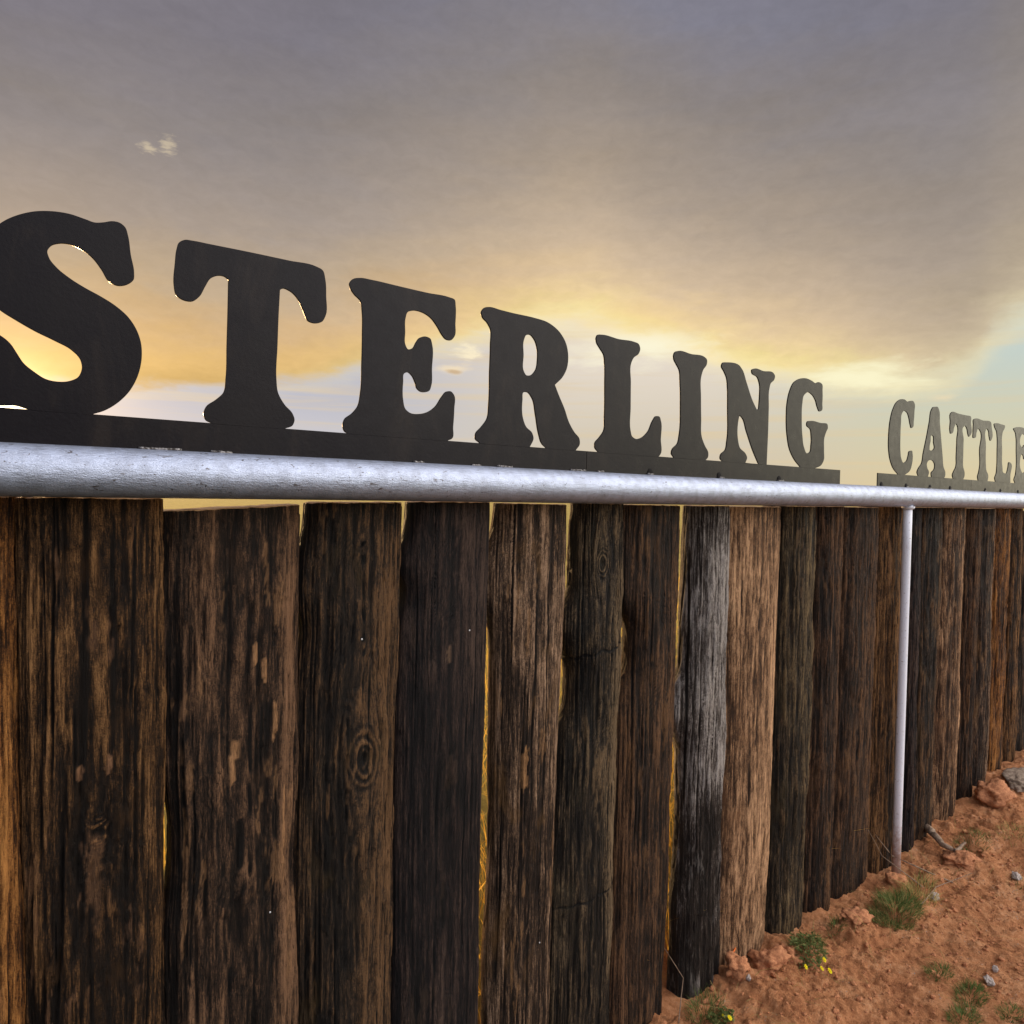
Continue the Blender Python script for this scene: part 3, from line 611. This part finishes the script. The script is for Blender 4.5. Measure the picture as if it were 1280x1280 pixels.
S_ = [(345,112),(310,100),(250,80),(190,71),(130,71),(70,83),(20,103),(-30,140),(-72,200),(-88,270),(-75,340),(-45,390),(0,430),(60,468),(130,508),(200,542),(260,575),(292,610),(298,640),(285,672),(250,688),(210,690),(165,680),(125,655),(85,622),(60,585),(40,555),(10,528),(-15,515),(-45,520),(-62,560),(-60,640),(-55,720),(-40,765),(-10,775),(60,778),(100,790),(128,797,k),(128,840,k),(345,845,k),(338,808,k),(380,795),(430,765),(470,725),(500,670),(514,610),(512,550),(495,500),(465,455),(420,415),(365,380),(310,350),(250,312),(205,275),(178,240),(172,215),(185,197),(215,188),(255,192),(300,212),(340,245),(370,285),(395,325),(425,341),(460,338),(485,320),(487,295),(475,230),(465,160),(455,130),(435,113),(405,107),(378,111)]
T_ = [(650,185),(670,175),(700,178),(760,190),(900,218),(1050,250),(1150,272),(1172,285),(1182,320),(1185,380),(1183,450),(1170,472),(1145,478),(1120,470),(1105,440),(1085,395),(1055,362),(1025,352),(1017,357,k),(1012,450),(1008,560),(1004,680),(1010,730),(1035,775),(1062,805),(1070,830),(1062,850),(1037,860,k),(1037,890,k),(772,880,k),(772,842,k),(748,830),(740,805),(750,780),(785,755),(812,730),(820,680),(824,560),(828,420),(830,320,k),(815,308),(790,305),(765,315),(745,345),(725,380),(700,398),(670,395),(640,375),(632,340),(636,260),(643,205)]
E_ = [(130,122),(145,103),(175,98),(230,107),(350,135),(480,165),(570,183),(597,195),(601,220),(600,300),(595,360),(580,375),(560,372),(540,350),(520,315),(490,275),(455,252),(410,243),(388,250),(379,275),(377,340),(378,395),(390,415),(410,410),(425,385),(440,365),(465,358),(488,367),(497,395),(496,500),(492,580),(485,598),(445,603),(430,590),(420,560),(405,530),(388,517),(373,522),(368,560),(368,640),(378,680),(400,698),(440,702),(480,692),(510,670),(540,625),(560,603),(580,602),(594,618),(595,680),(590,760),(585,812),(567,820,k),(567,860,k),(130,830,k),(130,792,k),(108,780),(100,755),(108,725),(140,700),(165,670),(178,610),(184,480),(187,350),(186,250),(178,200),(150,170),(134,145)]
R_o = [(716,248),(730,230),(750,227),(800,240),(860,255),(950,275),(1010,295),(1060,335),(1090,385),(1101,440),(1095,500),(1075,540),(1042,573,k),(1060,620),(1085,680),(1105,740),(1130,785),(1150,810),(1152,838),(1135,863,k),(1135,895,k),(707,865,k),(707,830,k),(690,815),(690,790),(715,760),(740,725),(748,660),(752,520),(756,400),(754,320),(740,295),(722,275)]
R_h = [(905,372),(915,352),(930,350),(950,370),(963,410),(965,460),(955,510),(935,530),(915,530),(905,515),(903,440)]
R_g = [(903,606),(898,640),(900,720),(915,760),(940,785),(947,810),(930,850,k),(1005,855,k),(985,835),(970,790),(955,700),(940,630),(920,606)]
L_ = [(93,125),(100,108),(120,107),(200,128),(270,140),(292,150),(300,175),(292,198),(270,215),(258,240),(256,330),(255,450),(255,560),(262,585),(280,597),(305,592),(335,565),(360,510),(375,490),(390,492),(397,510),(397,600),(395,670),(385,682,k),(385,720,k),(102,700,k),(102,658,k),(88,640),(88,615),(108,590),(128,560),(132,500),(134,350),(133,240),(128,200),(110,170),(96,145)]
I_ = [(458,205),(465,188),(482,183),(540,198),(600,210),(613,222),(612,250),(598,270),(588,300),(586,400),(587,500),(590,590),(605,630),(620,660),(618,685),(608,697,k),(608,730,k),(458,720,k),(458,684,k),(447,665),(452,645),(475,620),(484,580),(490,450),(488,330),(483,270),(470,245),(460,225)]
N_ = [(683,255),(690,238),(705,237),(765,250),(780,270),(800,330),(830,420),(850,462,k),(858,455,k),(862,400),(860,330),(850,305),(828,290),(826,272),(840,266),(880,278),(925,285),(934,300),(930,320),(915,335),(908,360),(905,450),(902,560),(898,650),(895,719,k),(895,745,k),(688,735,k),(688,703,k),(677,690),(680,670),(700,650),(708,610),(712,450),(711,350),(707,310),(695,280)]
N_g = [(767,485,k),(762,510),(760,600),(770,640),(795,665),(803,685),(795,709,k),(858,717,k),(830,650),(800,560),(778,495)]
G_ = [(1055,313),(1080,312),(1110,325),(1125,335),(1140,330),(1155,338),(1158,370),(1157,430),(1153,465),(1145,468),(1135,450),(1125,415),(1110,390),(1090,377),(1072,390),(1063,430),(1060,500),(1063,580),(1072,640),(1085,665),(1098,660),(1104,630),(1105,580),(1100,550),(1085,535),(1088,515),(1105,512),(1150,522),(1180,527),(1183,545),(1175,565),(1167,590),(1165,650),(1163,700),(1150,722),(1120,736,k),(1120,765,k),(1052,760,k),(1052,727,k),(1030,700),(1005,650),(992,580),(988,500),(992,430),(1005,370),(1025,330)]
C_ = [(385,227),(410,230),(430,245),(450,240),(470,240),(480,255),(480,320),(475,390),(468,432),(460,437),(450,410),(440,360),(425,322),(405,310),(390,330),(382,400),(378,500),(378,600),(385,660),(400,690),(420,680),(435,640),(445,605),(462,602),(466,620),(462,700),(445,750),(410,778,k),(410,830,k),(360,820,k),(360,772,k),(330,735),(305,670),(293,580),(295,470),(305,380),(325,300),(355,245)]
A_ = [(607,300),(617,285),(632,282),(650,284),(656,295),(665,400),(675,520),(685,640),(692,720),(705,760),(702,790),(695,802,k),(695,840,k),(508,825,k),(508,784,k),(500,760),(510,730),(530,700),(545,620),(570,500),(590,390)]
A_h = [(605,490),(613,492),(620,540),(622,590),(610,600),(592,598),(590,580),(598,530)]
A_g = [(572,690),(575,730),(586,755),(578,792,k),(605,795,k),(604,760),(622,740),(624,690),(610,672),(585,672)]
T1 = [(745,330),(755,320),(800,332),(860,345),(888,351),(892,400),(888,490),(878,500),(870,480),(862,440),(848,420),(840,425),(838,520),(835,640),(835,720),(845,760),(842,795),(836,808,k),(836,850,k),(762,840,k),(762,803,k),(757,780),(765,755),(780,725),(785,640),(790,520),(793,420),(785,405),(770,430),(755,475),(745,478),(740,460),(742,390)]
T2 = [(912,375),(925,368),(980,382),(1035,392),(1042,430),(1042,520),(1035,530),(1025,500),(1018,455),(1005,440),(1000,450),(1000,560),(1000,700),(1005,750),(1016,775),(1016,805),(1012,822,k),(1012,860,k),(944,850,k),(944,816,k),(940,790),(948,760),(955,720),(955,600),(955,450),(945,440),(932,470),(922,508),(912,510),(908,470),(910,410)]
L2 = [(1063,405),(1072,402),(1120,412),(1138,418),(1136,440),(1125,460),(1120,480),(1118,600),(1120,720),(1128,762),(1145,768),(1160,730),(1172,685),(1180,690),(1178,780),(1178,836,k),(1178,870,k),(1070,860,k),(1070,826,k),(1065,800),(1075,770),(1080,720),(1083,600),(1083,500),(1078,460),(1065,430)]
E2 = [(1203,440),(1212,435),(1310,458),(1318,470),(1316,530),(1306,535),(1295,505),(1280,485),(1265,480),(1258,490),(1257,570),(1268,580),(1278,560),(1288,560),(1288,660),(1280,665),(1270,635),(1258,625),(1254,640),(1254,740),(1268,765),(1285,755),(1300,710),(1312,710),(1313,850,k),(1313,880,k),(1213,870,k),(1213,838,k),(1205,815),(1215,780),(1222,720),(1222,600),(1220,500),(1215,470)]
def bar(parent, x0, a, b, notches=()):
    bm = bmesh.new(); T_in = PT-0.0003
    top, bot = BAR_T, BAR_B
    lower = [(a, bot)]
    for nx_ in notches:
        if False and a < nx_ < b:
            for t in range(0, 9):
                th_ = math.pi*t/8; lower.append((nx_-0.017*math.cos(th_), bot+0.0015+0.015*math.sin(th_)))
    lower.append((b, bot)); pts_ = lower+[(b, top), (a, top)]
    f_ = [bm.verts.new((x-x0, -T_in, z-parent.location.z)) for x, z in pts_]; r_ = [bm.verts.new((x-x0, T_in, z-parent.location.z)) for x, z in pts_]
    bm.faces.new(f_); bm.faces.new(r_[::-1]); n = len(pts_)
    for i in range(n): bm.faces.new((f_[i], r_[i], r_[(i+1) % n], f_[(i+1) % n]))
    bmesh.ops.recalc_face_normals(bm, faces=bm.faces)
    me = bpy.data.meshes.new('base_plate'); bm.to_mesh(me); bm.free(); return link('base_plate', me, BLACK, parent)
wx = lambda px, py: float(on_wall(px, py)[0])
sg = empty('letter_sign', (wx(0, 560), 0, BAR_B)); tag(sg, 'black steel letters spelling STERLING, cut out and welded along the pipe rail', 'sign')
x0 = sg.location.x
for nm, o, c in (('S', [S_], c1), ('T', [T_], c1), ('E', [E_], c2), ('R', [R_o, R_h, R_g], c2), ('L', [L_], c3), ('I', [I_], c3), ('N', [N_, N_g], c3), ('G', [G_], c3)):
    lt = plate('letter', o, c, sg, x0); lt['label'] = 'black letter '+nm
seam = wx(732.5, 580); notch_px = [(812, 592), (898, 597), (973, 602)]
bar(sg, x0, wx(-135, 545), seam-0.001, ())
bar(sg, x0, seam+0.001, wx(1049.5, 596), [wx(*p) for p in notch_px])
sc = empty('letter_sign', (wx(1097, 600), 0, BAR_B)); tag(sc, 'smaller looking far letters spelling CATTLE, cut off by the right edge', 'sign')
x0c = sc.location.x
for nm, o in (('C', [C_]), ('A', [A_, A_h, A_g]), ('T', [T1]), ('T', [T2]), ('L', [L2]), ('E', [E2])):
    lt = plate('letter', o, c4, sc, x0c); lt['label'] = 'dark letter '+nm
seam2 = wx(1213.5, 605)
bar(sc, x0c, wx(1096.5, 598), seam2-0.001, [wx(*p) for p in ((1132, 606), (1162, 607), (1187, 608))]); bar(sc, x0c, seam2+0.001, wx(1293, 606), [wx(*p) for p in ((1231, 610), (1250, 611), (1272, 612))])
# weld beads where the plate meets the pipe
def bead(parent, x, ln, seed):
    r = random.Random(seed); n = max(3, int(ln/0.007)); path = [Vector((x-parent.location.x+ln*i/n, -PT-0.001+r.uniform(-.0006, .0006), 0.0035+r.uniform(-.0008, .0008))) for i in range(n+1)]
    me = tube(path, [0.0022+0.0012*(i % 2)+r.uniform(0, .0006) for i in range(n+1)], 8); link('weld_bead', me, WELD, parent)
for i, (px, ln) in enumerate([(172, 0.075), (262, 0.035), (270, 0.03), (515, 0.03), (588, 0.03), (620, 0.05), (712, 0.06), (745, 0.03), (808, 0.03), (898, 0.03), (971, 0.04)]): bead(sg, wx(px, 590), ln, i)
for i, px in enumerate([1132, 1160, 1187, 1230, 1250]): bead(sc, wx(px, 607), 0.03, 40+i)
# flat near-black weld lumps in place of notches, low on the base plates
def dark_lump(parent, x, seed):
    r = random.Random(seed); bm = bmesh.new(); c = bmesh.ops.create_uvsphere(bm, u_segments=18, v_segments=10, radius=0.013)
    for v in c['verts']:
        k = 1+r.uniform(-0.10, 0.10); v.co = Vector((v.co.x*k, v.co.y*0.22, v.co.z*k*0.9))
    me = bpy.data.meshes.new('weld_lump'); bm.to_mesh(me); bm.free()
    for p_ in me.polygons: p_.use_smooth = True
    link('weld_lump', me, DARK_STEEL, parent, (x-parent.location.x, -PT, 0.009))
for i, q in enumerate([(812, 592), (898, 597), (973, 602)]): dark_lump(sg, wx(*q), i)
for i, q in enumerate([(1101, 605), (1132, 606), (1162, 607), (1187, 608), (1231, 610), (1250, 611), (1272, 612)]): dark_lump(sc, wx(*q), 9+i)

# ------------------------------------------------------------------ plants, stones and litter
def blade_mesh(blades, name='grass'):
    V, Q = [], []
    for (x, y, z, hgt, w, ang, lean, la) in blades:
        dx, dy = math.cos(ang)*w/2, math.sin(ang)*w/2; lx, ly = math.cos(la)*lean, math.sin(la)*lean; b = len(V)
        for t, ww in ((0, 1), (0.4, 0.85), (0.75, 0.5), (1, 0.08)):
            cx, cy, cz = x+lx*t*t*hgt, y+ly*t*t*hgt, z+hgt*t*(1-0.25*lean*t); V += [(cx-dx*ww, cy-dy*ww, cz), (cx+dx*ww, cy+dy*ww, cz)]
        Q += [(b, b+1, b+3, b+2), (b+2, b+3, b+5, b+4), (b+4, b+5, b+7, b+6)]
    return np_mesh(name, V, Q, False)
def leaf_mat(name, a, b_, tr=0.5, trc=None):
    m = bpy.data.materials.new(name); m.use_nodes = True; t = m.node_tree; t.nodes.clear(); k = NT(t)
    P = k.n('ShaderNodeTexCoord').outputs['Object']; c = k.mix(k.mr(k.noise(P, 40, 3), 0.35, 0.65), a, b_)
    d = k.n('ShaderNodeBsdfDiffuse'); k.put(d.inputs[0], c); tl = k.n('ShaderNodeBsdfTranslucent'); k.put(tl.inputs[0], c if trc is None else (*trc, 1))
    mx = k.n('ShaderNodeMixShader'); mx.inputs[0].default_value = tr; t.links.new(d.outputs[0], mx.inputs[1]); t.links.new(tl.outputs[0], mx.inputs[2])
    o = k.n('ShaderNodeOutputMaterial'); t.links.new(mx.outputs[0], o.inputs[0]); return m
GREEN = leaf_mat('green_grass', (0.085, 0.13, 0.035), (0.19, 0.23, 0.08), 0.35); STRAW = leaf_mat('dry_grass', (0.42, 0.33, 0.12), (0.55, 0.46, 0.20), 0.55)
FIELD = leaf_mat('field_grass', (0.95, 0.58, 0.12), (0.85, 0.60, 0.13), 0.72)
# the sunlit field close behind the fence, glimpsed through the gaps
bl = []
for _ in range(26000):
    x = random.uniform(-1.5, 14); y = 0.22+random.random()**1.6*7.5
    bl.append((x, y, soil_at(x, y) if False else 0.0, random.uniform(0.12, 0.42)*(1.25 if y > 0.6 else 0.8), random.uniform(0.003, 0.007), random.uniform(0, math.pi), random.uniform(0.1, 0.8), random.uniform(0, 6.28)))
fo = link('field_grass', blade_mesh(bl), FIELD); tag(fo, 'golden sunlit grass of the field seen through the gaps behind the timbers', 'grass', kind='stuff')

def tuft(px, py, n, r, hgt, label, straw=0.15, mat=GREEN, flat=0.6):
    p = at_px(px, py); o = empty('grass_tuft', (p[0], p[1], p[2]-0.004)); tag(o, label, 'grass tuft', 'grass tufts on the red soil')
    for nm, mt, cnt in (('green_blades', mat, int(1.9*n*(1-straw))), ('dry_blades', STRAW, int(1.9*n*straw) if n*straw > 55 else 0)):
        bb = []
        for _ in range(cnt):
            a = random.uniform(0, 6.28); q = r*math.sqrt(random.random()); x, y = q*math.cos(a)*1.2, q*math.sin(a)*0.7
            bb.append((x, y, soil_at(p[0]+x, p[1]+y)-p[2]-0.002, hgt*random.uniform(0.45, 1.1)*(1-0.4*q/r), random.uniform(0.0016, 0.0034), random.uniform(0, 3.14), random.uniform(0.3, 1.3), a+random.uniform(-0.9, 0.9)))
        if bb: link(nm, blade_mesh(bb), mt, o)
    return o
tuft(1120, 1137, 700, 0.120, 0.075, 'largest green grass tuft, at the foot of the fence near the white pole', 0.2)
tuft(1010, 1182, 150, 0.075, 0.06, 'low green tuft at the fence foot behind the yellow flowers', 0.2)
tuft(1045, 1162, 90, 0.05, 0.05, 'small green tuft between the flowers and the largest tuft', 0.3)
tuft(1174, 1217, 130, 0.055, 0.045, 'sparse green tuft left of the pale stone', 0.2)
tuft(1214, 1245, 210, 0.062, 0.05, 'green tuft just below the pale stone', 0.15)
tuft(1205, 1272, 200, 0.06, 0.045, 'green tuft at the bottom edge of the frame', 0.15)
tuft(1262, 1270, 120, 0.05, 0.04, 'green tuft in the bottom right corner', 0.15)
tuft(1216, 1050, 190, 0.10, 0.05, 'far green tuft on the slope by the tan timber', 0.25)
tuft(1272, 1040, 150, 0.11, 0.05, 'yellowish tuft at the right edge of the frame', 0.6)
tuft(1275, 1105, 70, 0.06, 0.045, 'thin tuft beside the small white stone at right', 0.4)
tuft(882, 1268, 160, 0.07, 0.07, 'dark green tuft at the foot of the silver grey timber', 0.3)
tuft(1150, 1118, 150, 0.09, 0.11, 'dry straw tuft beside the foot of the white pole', 0.85)

def petal_head(r):
    bm = bmesh.new(); c = bmesh.ops.create_uvsphere(bm, u_segments=10, v_segments=6, radius=r*0.42)
    for v in c['verts']: v.co.z = v.co.z*0.6+r*0.12
    for kk in range(9):
        a = kk*2*math.pi/9; d = Vector((math.cos(a), math.sin(a), 0)); s = Vector((-d.y, d.x, 0)); z = Vector((0, 0, 1))
        vs = [bm.verts.new(d*r*0.2), bm.verts.new(d*r*0.7+s*r*0.26+z*r*0.14), bm.verts.new(d*r*1.05+z*r*0.05), bm.verts.new(d*r*0.7-s*r*0.26+z*r*0.14)]; bm.faces.new(vs)
    me = bpy.data.meshes.new('flower_head'); bm.to_mesh(me); bm.free(); return me
YEL = leaf_mat('yellow_petals', (0.85, 0.68, 0.02), (0.80, 0.74, 0.03), 0.3); LEAF = leaf_mat('weed_leaves', (0.085, 0.105, 0.032), (0.17, 0.19, 0.07), 0.3)
def weed(px, py, heads, label, r, nl, hr=0.0105):
    p = at_px(px, py); o = empty('flowering_weed', (p[0], p[1], p[2])); tag(o, label, 'wildflower')
    V, Q = [], []
    for _ in range(nl):
        a = random.uniform(0, 6.28); q = r*math.sqrt(random.random()); c = Vector((q*math.cos(a), q*math.sin(a)*0.8, random.uniform(0.004, 0.035)))
        c.z += soil_at(p[0]+c.x, p[1]+c.y)-p[2]
        d = Vector((random.uniform(-1, 1), random.uniform(-1, 1), random.uniform(-.2, .9))).normalized()*random.uniform(.007, .014); s = d.orthogonal().normalized()*random.uniform(.002, .0045); b = len(V)
        V += [c-d, c+s, c+d, c-s]; Q.append((b, b+1, b+2, b+3))
    link('leaves', np_mesh('leaves', V, Q, False), LEAF, o)
    st = []
    for (hx, hy) in heads:
        w = at_px(hx, hy+4); z = 0.028; lx, ly, lz = w[0]-p[0], w[1]-p[1], w[2]-p[2]
        h_ = link('flower_head', petal_head(hr*random.uniform(0.85, 1.15)), YEL, o, (lx, ly, lz+z)); h_.rotation_euler = (random.uniform(0.5, 0.9), random.uniform(-.3, .3), 0)
        st.append((lx, ly, lz, z, 0.003, random.uniform(0, 3), 0.05, 0))
    for q in st: link('stem', blade_mesh([q]), LEAF, o)
weed(1010, 1198, [(1007, 1214), (1027, 1216), (1030, 1205), (1037, 1219)], 'low weed with four yellow flower heads right of the pale tan timber', 0.075, 300)
weed(900, 1279, [(904, 1276), (912, 1279)], 'yellow flowering weed at the bottom edge by the silver grey timber', 0.05, 160, 0.008)

def stone_mat(name, a, b_, sc=30):
    m, k, b = material(name); P = k.n('ShaderNodeTexCoord').outputs['Object']; n = k.noise(P, sc, 5, 0.65); n2 = k.noise(P, sc*6, 4, 0.7)
    k.put(b.inputs['Base Color'], k.mix(k.mr(k.m('ADD', k.m('MULTIPLY', n, .6), k.m('MULTIPLY', n2, .4)), 0.38, 0.62), a, b_)); b.inputs['Roughness'].default_value = 0.9
    bump(k, b, k.m('ADD', n, k.m('MULTIPLY', n2, 0.5)), 0.8, 0.008); return m
PALE = stone_mat('pale_stone', (0.30, 0.24, 0.20), (0.58, 0.50, 0.45), 70); GREY = stone_mat('grey_stone', (0.13, 0.085, 0.055), (0.34, 0.26, 0.19), 50); CLOD = stone_mat('red_clay', (0.29, 0.105, 0.042), (0.58, 0.25, 0.108), 60)
def rock_mesh(s, seed, rough=0.45, fac=True):
    bm = bmesh.new(); bmesh.ops.create_icosphere(bm, subdivisions=4, radius=1)
    r = random.Random(seed); o = [r.uniform(0, 50) for _ in range(3)]; planes = [(Vector((r.gauss(0, 1), r.gauss(0, 1), r.gauss(0, 1))).normalized(), r.uniform(0.62, 0.9)) for _ in range(9)]
    from mathutils import noise as mn
    for v in bm.verts:
        d = v.co.normalized(); k = 1.0
        if fac:
            for pn, h in planes:
                t = d.dot(pn)
                if t*k > h: k = h/t
        k *= 1+rough*(mn.fractal(Vector((d.x*1.6+o[0], d.y*1.6+o[1], d.z*1.6+o[2])), 0.8, 2.0, 4))*0.6
        k *= 1+0.10*mn.fractal(Vector((d.x*6+o[0], d.y*6+o[1], d.z*6+o[2])), 0.7, 2.0, 4)
        v.co = Vector((d.x*s[0], d.y*s[1], d.z*s[2]))*k
    me = bpy.data.meshes.new('stone'); bm.to_mesh(me); bm.free()
    for p in me.polygons: p.use_smooth = True
    return me
def rock(name, px, py, s, mat, label, cat, seed, group=None, sink=0.35, rz=0.0, fac=True, rough=0.45):
    p = at_px(px, py); o = link(name, rock_mesh(s, seed, rough, fac), mat, loc=(p[0], p[1], p[2]+s[2]*(1-2*sink)*0.8)); o.rotation_euler = (0.1, 0, rz); tag(o, label, cat, group); return o
SG = 'stones on the red soil'
rock('stone', 1236, 1228, (0.026, 0.017, 0.013), PALE, 'pale stone on the red soil near the bottom right corner', 'stone', 1, SG, 0.2, 0.6)
rock('stone', 1244, 1214, (0.012, 0.010, 0.013), PALE, 'tiny pale stone standing just behind the larger pale stone', 'stone', 2, SG, 0.1)
rock('stone', 1271, 1097, (0.040, 0.020, 0.014), PALE, 'small white stone at the right edge of the frame', 'stone', 3, SG, 0.3, 0.3)
rock('stone', 1168, 1122, (0.034, 0.020, 0.016), PALE, 'small pale stone right of the largest grass tuft', 'stone', 4, SG, 0.3, 0.2)
rock('stone', 936, 1224, (0.011, 0.008, 0.011), PALE, 'white chip by the foot of the pale tan timber', 'stone', 5, SG, 0.2)
rock('boulder', 1277, 976, (0.17, 0.09, 0.040), GREY, 'flat grey rock by the fence foot at the far right edge', 'rock', 6, None, 0.3, 0.2)
CG = 'clods of red clay at the fence foot'
rock('clay_clod', 921, 1213, (0.045, 0.040, 0.036), CLOD, 'clay clod at the foot of the pale tan timber, below the orange scrap', 'clod', 11, CG, 0.3, fac=False, rough=0.8)
rock('clay_clod', 960, 1208, (0.07, 0.05, 0.045), CLOD, 'large clay clod at the foot of the olive brown timber', 'clod', 12, CG, 0.35, fac=False, rough=0.9)
rock('clay_clod', 985, 1196, (0.05, 0.04, 0.03), CLOD, 'clay clod left of the yellow flowers', 'clod', 13, CG, 0.35, fac=False, rough=0.9)
rock('clay_clod', 1120, 1106, (0.050, 0.040, 0.034), CLOD, 'rounded clay clod right at the foot of the white pole', 'clod', 14, CG, 0.2, fac=False, rough=0.6)
rock('clay_clod', 1243, 1000, (0.11, 0.08, 0.07), CLOD, 'big red clod at the foot of the orange brown timber', 'clod', 15, CG, 0.25, fac=False, rough=0.6)
rock('clay_clod', 1070, 1150, (0.06, 0.045, 0.03), CLOD, 'flat clay clod left of the largest grass tuft', 'clod', 16, CG, 0.3, fac=False, rough=0.9)
rock('clay_clod', 1202, 1078, (0.09, 0.06, 0.035), CLOD, 'clay clod in front of the dry root', 'clod', 17, CG, 0.3, fac=False, rough=0.9)
# scattered pebbles and crumbs nobody could count
V, Q = [], []
base_ico = rock_mesh((1, 1, 1), 33, 0.5); bm = bmesh.new(); bmesh.ops.create_icosphere(bm, subdivisions=1, radius=1); bv = [v.co.copy() for v in bm.verts]; bf = [tuple(v.index for v in f.verts) for f in bm.faces]; bm.free(); bpy.data.meshes.remove(base_ico)
for q in range(11000):
    x = random.uniform(1.6, 7.5); y = -abs(random.gauss(0, 0.45))-0.0 if q % 2 else random.uniform(-1.5, 0.02)
    s = min(0.013, 0.0018*math.exp(abs(random.gauss(0, 0.75)))); z = soil_at(x, y); b = len(V); rot = Matrix.Rotation(random.uniform(0, 6.3), 3, Vector((random.random(), random.random(), random.random()+0.1)).normalized()); sc3 = Vector((random.uniform(.7, 1.4), random.uniform(.7, 1.2), random.uniform(.5, .9)))*s
    for v in bv:
        w = rot @ (v*random.uniform(0.8, 1.15)); V.append((x+w.x*sc3.x, y+w.y*sc3.y, z+w.z*sc3.z+s*0.2))
    Q += [tuple(b+i for i in f) for f in bf]
po = link('soil_crumbs', np_mesh('soil_crumbs', V, Q, False), CLOD); tag(po, 'scattered crumbs and grit of red soil along the fence', 'grit', kind='stuff')
li = []
for _ in range(420):
    x = random.uniform(1.8, 7); y = -abs(random.gauss(0.02, 0.25))
    li.append((x, y, soil_at(x, y)+0.002, random.uniform(0.02, 0.075), random.uniform(0.0012, 0.0028), random.uniform(0, 3.14), random.uniform(1.5, 3.2), random.uniform(0, 6.28)))
lo = link('straw_litter', blade_mesh(li), STRAW); tag(lo, 'short dry straws strewn over the red soil along the fence foot', 'straw', kind='stuff')

TW = stone_mat('dry_wood', (0.16, 0.10, 0.06), (0.36, 0.26, 0.18), 60)
def twig(name, pts_, r0, label, cat='twig', group='dry twigs on the soil'):
    P = [Vector(on_) for on_ in pts_]; path = []
    for i in range(len(P)-1):
        for t in range(5): path.append(P[i].lerp(P[i+1], t/5)+Vector((random.uniform(-1, 1), random.uniform(-1, 1), random.uniform(-1, 1)))*r0*0.22)
    path.append(P[-1]); o0 = P[0]; rad = [r0*(1-0.75*i/len(path)) for i in range(len(path))]
    o = link(name, tube([p-o0 for p in path], rad, 8, wob=0.12), TW, loc=o0); tag(o, label, cat, group); return o
def up(px, py, z): p = at_px(px, py); return (p[0], p[1], p[2]+z)
a_ = at_px(1148, 1116)
twig('twig', [(a_[0]+0.05, a_[1]-0.02, a_[2]), (a_[0]-0.0, 0.0, a_[2]+0.10), (a_[0]-0.10, 0.02, a_[2]+0.24)], 0.0026, 'thin dry twig leaning on the timbers just right of the white pole')
twig('twig', [(a_[0]+0.22, a_[1]-0.06, a_[2]), (a_[0]+0.08, -0.01, a_[2]+0.08), (a_[0]-0.03, 0.02, a_[2]+0.20)], 0.0035, 'longer dry twig leaning behind the thin one, right of the white pole')
twig('twig', [up(1150, 1135, 0.008), up(1170, 1112, 0.012), up(1215, 1094, 0.01)], 0.0028, 'dry twig lying on the soil beyond the largest tuft')
twig('twig', [up(848, 1280, 0.0), (at_px(868, 1274)[0]-0.02, 0.0, 0.1), (at_px(850, 1275)[0]-0.05, 0.02, 0.22)], 0.002, 'hair thin dry stalk leaning on the silver grey timber')
twig('dry_root', [up(1158, 1046, 0.05), up(1168, 1060, 0.06), up(1180, 1070, 0.05), up(1196, 1074, 0.04), up(1206, 1066, 0.05)], 0.020, 'curled dry root lying against the foot of the tan timber', 'root', None)
# orange scrap on the clod
p = at_px(905, 1207); bm = bmesh.new(); rr = [(-0.02, 0, 0), (-0.008, -0.004, 0.004), (0.006, -0.002, 0.009), (0.018, 0.002, 0.008)]
lo_ = [bm.verts.new((x, y, z)) for x, y, z in rr]; hi_ = [bm.verts.new((x+0.002, y+0.003, z+0.007)) for x, y, z in rr]
for i in range(3): bm.faces.new((lo_[i], lo_[i+1], hi_[i+1], hi_[i]))
bmesh.ops.solidify(bm, geom=bm.faces[:], thickness=0.0012)
me = bpy.data.meshes.new('plastic_scrap'); bm.to_mesh(me); bm.free(); m_, k_, b_ = material('orange_plastic'); b_.inputs['Base Color'].default_value = (0.85, 0.22, 0.03, 1); b_.inputs['Roughness'].default_value = 0.5
o = link('plastic_scrap', me, m_, loc=(p[0]+0.03, p[1]-0.02, p[2]+0.045)); tag(o, 'small orange scrap on the clay clod at the foot of the pale tan timber', 'scrap')
C.render.resolution_x = 1024; C.render.resolution_y = 1024
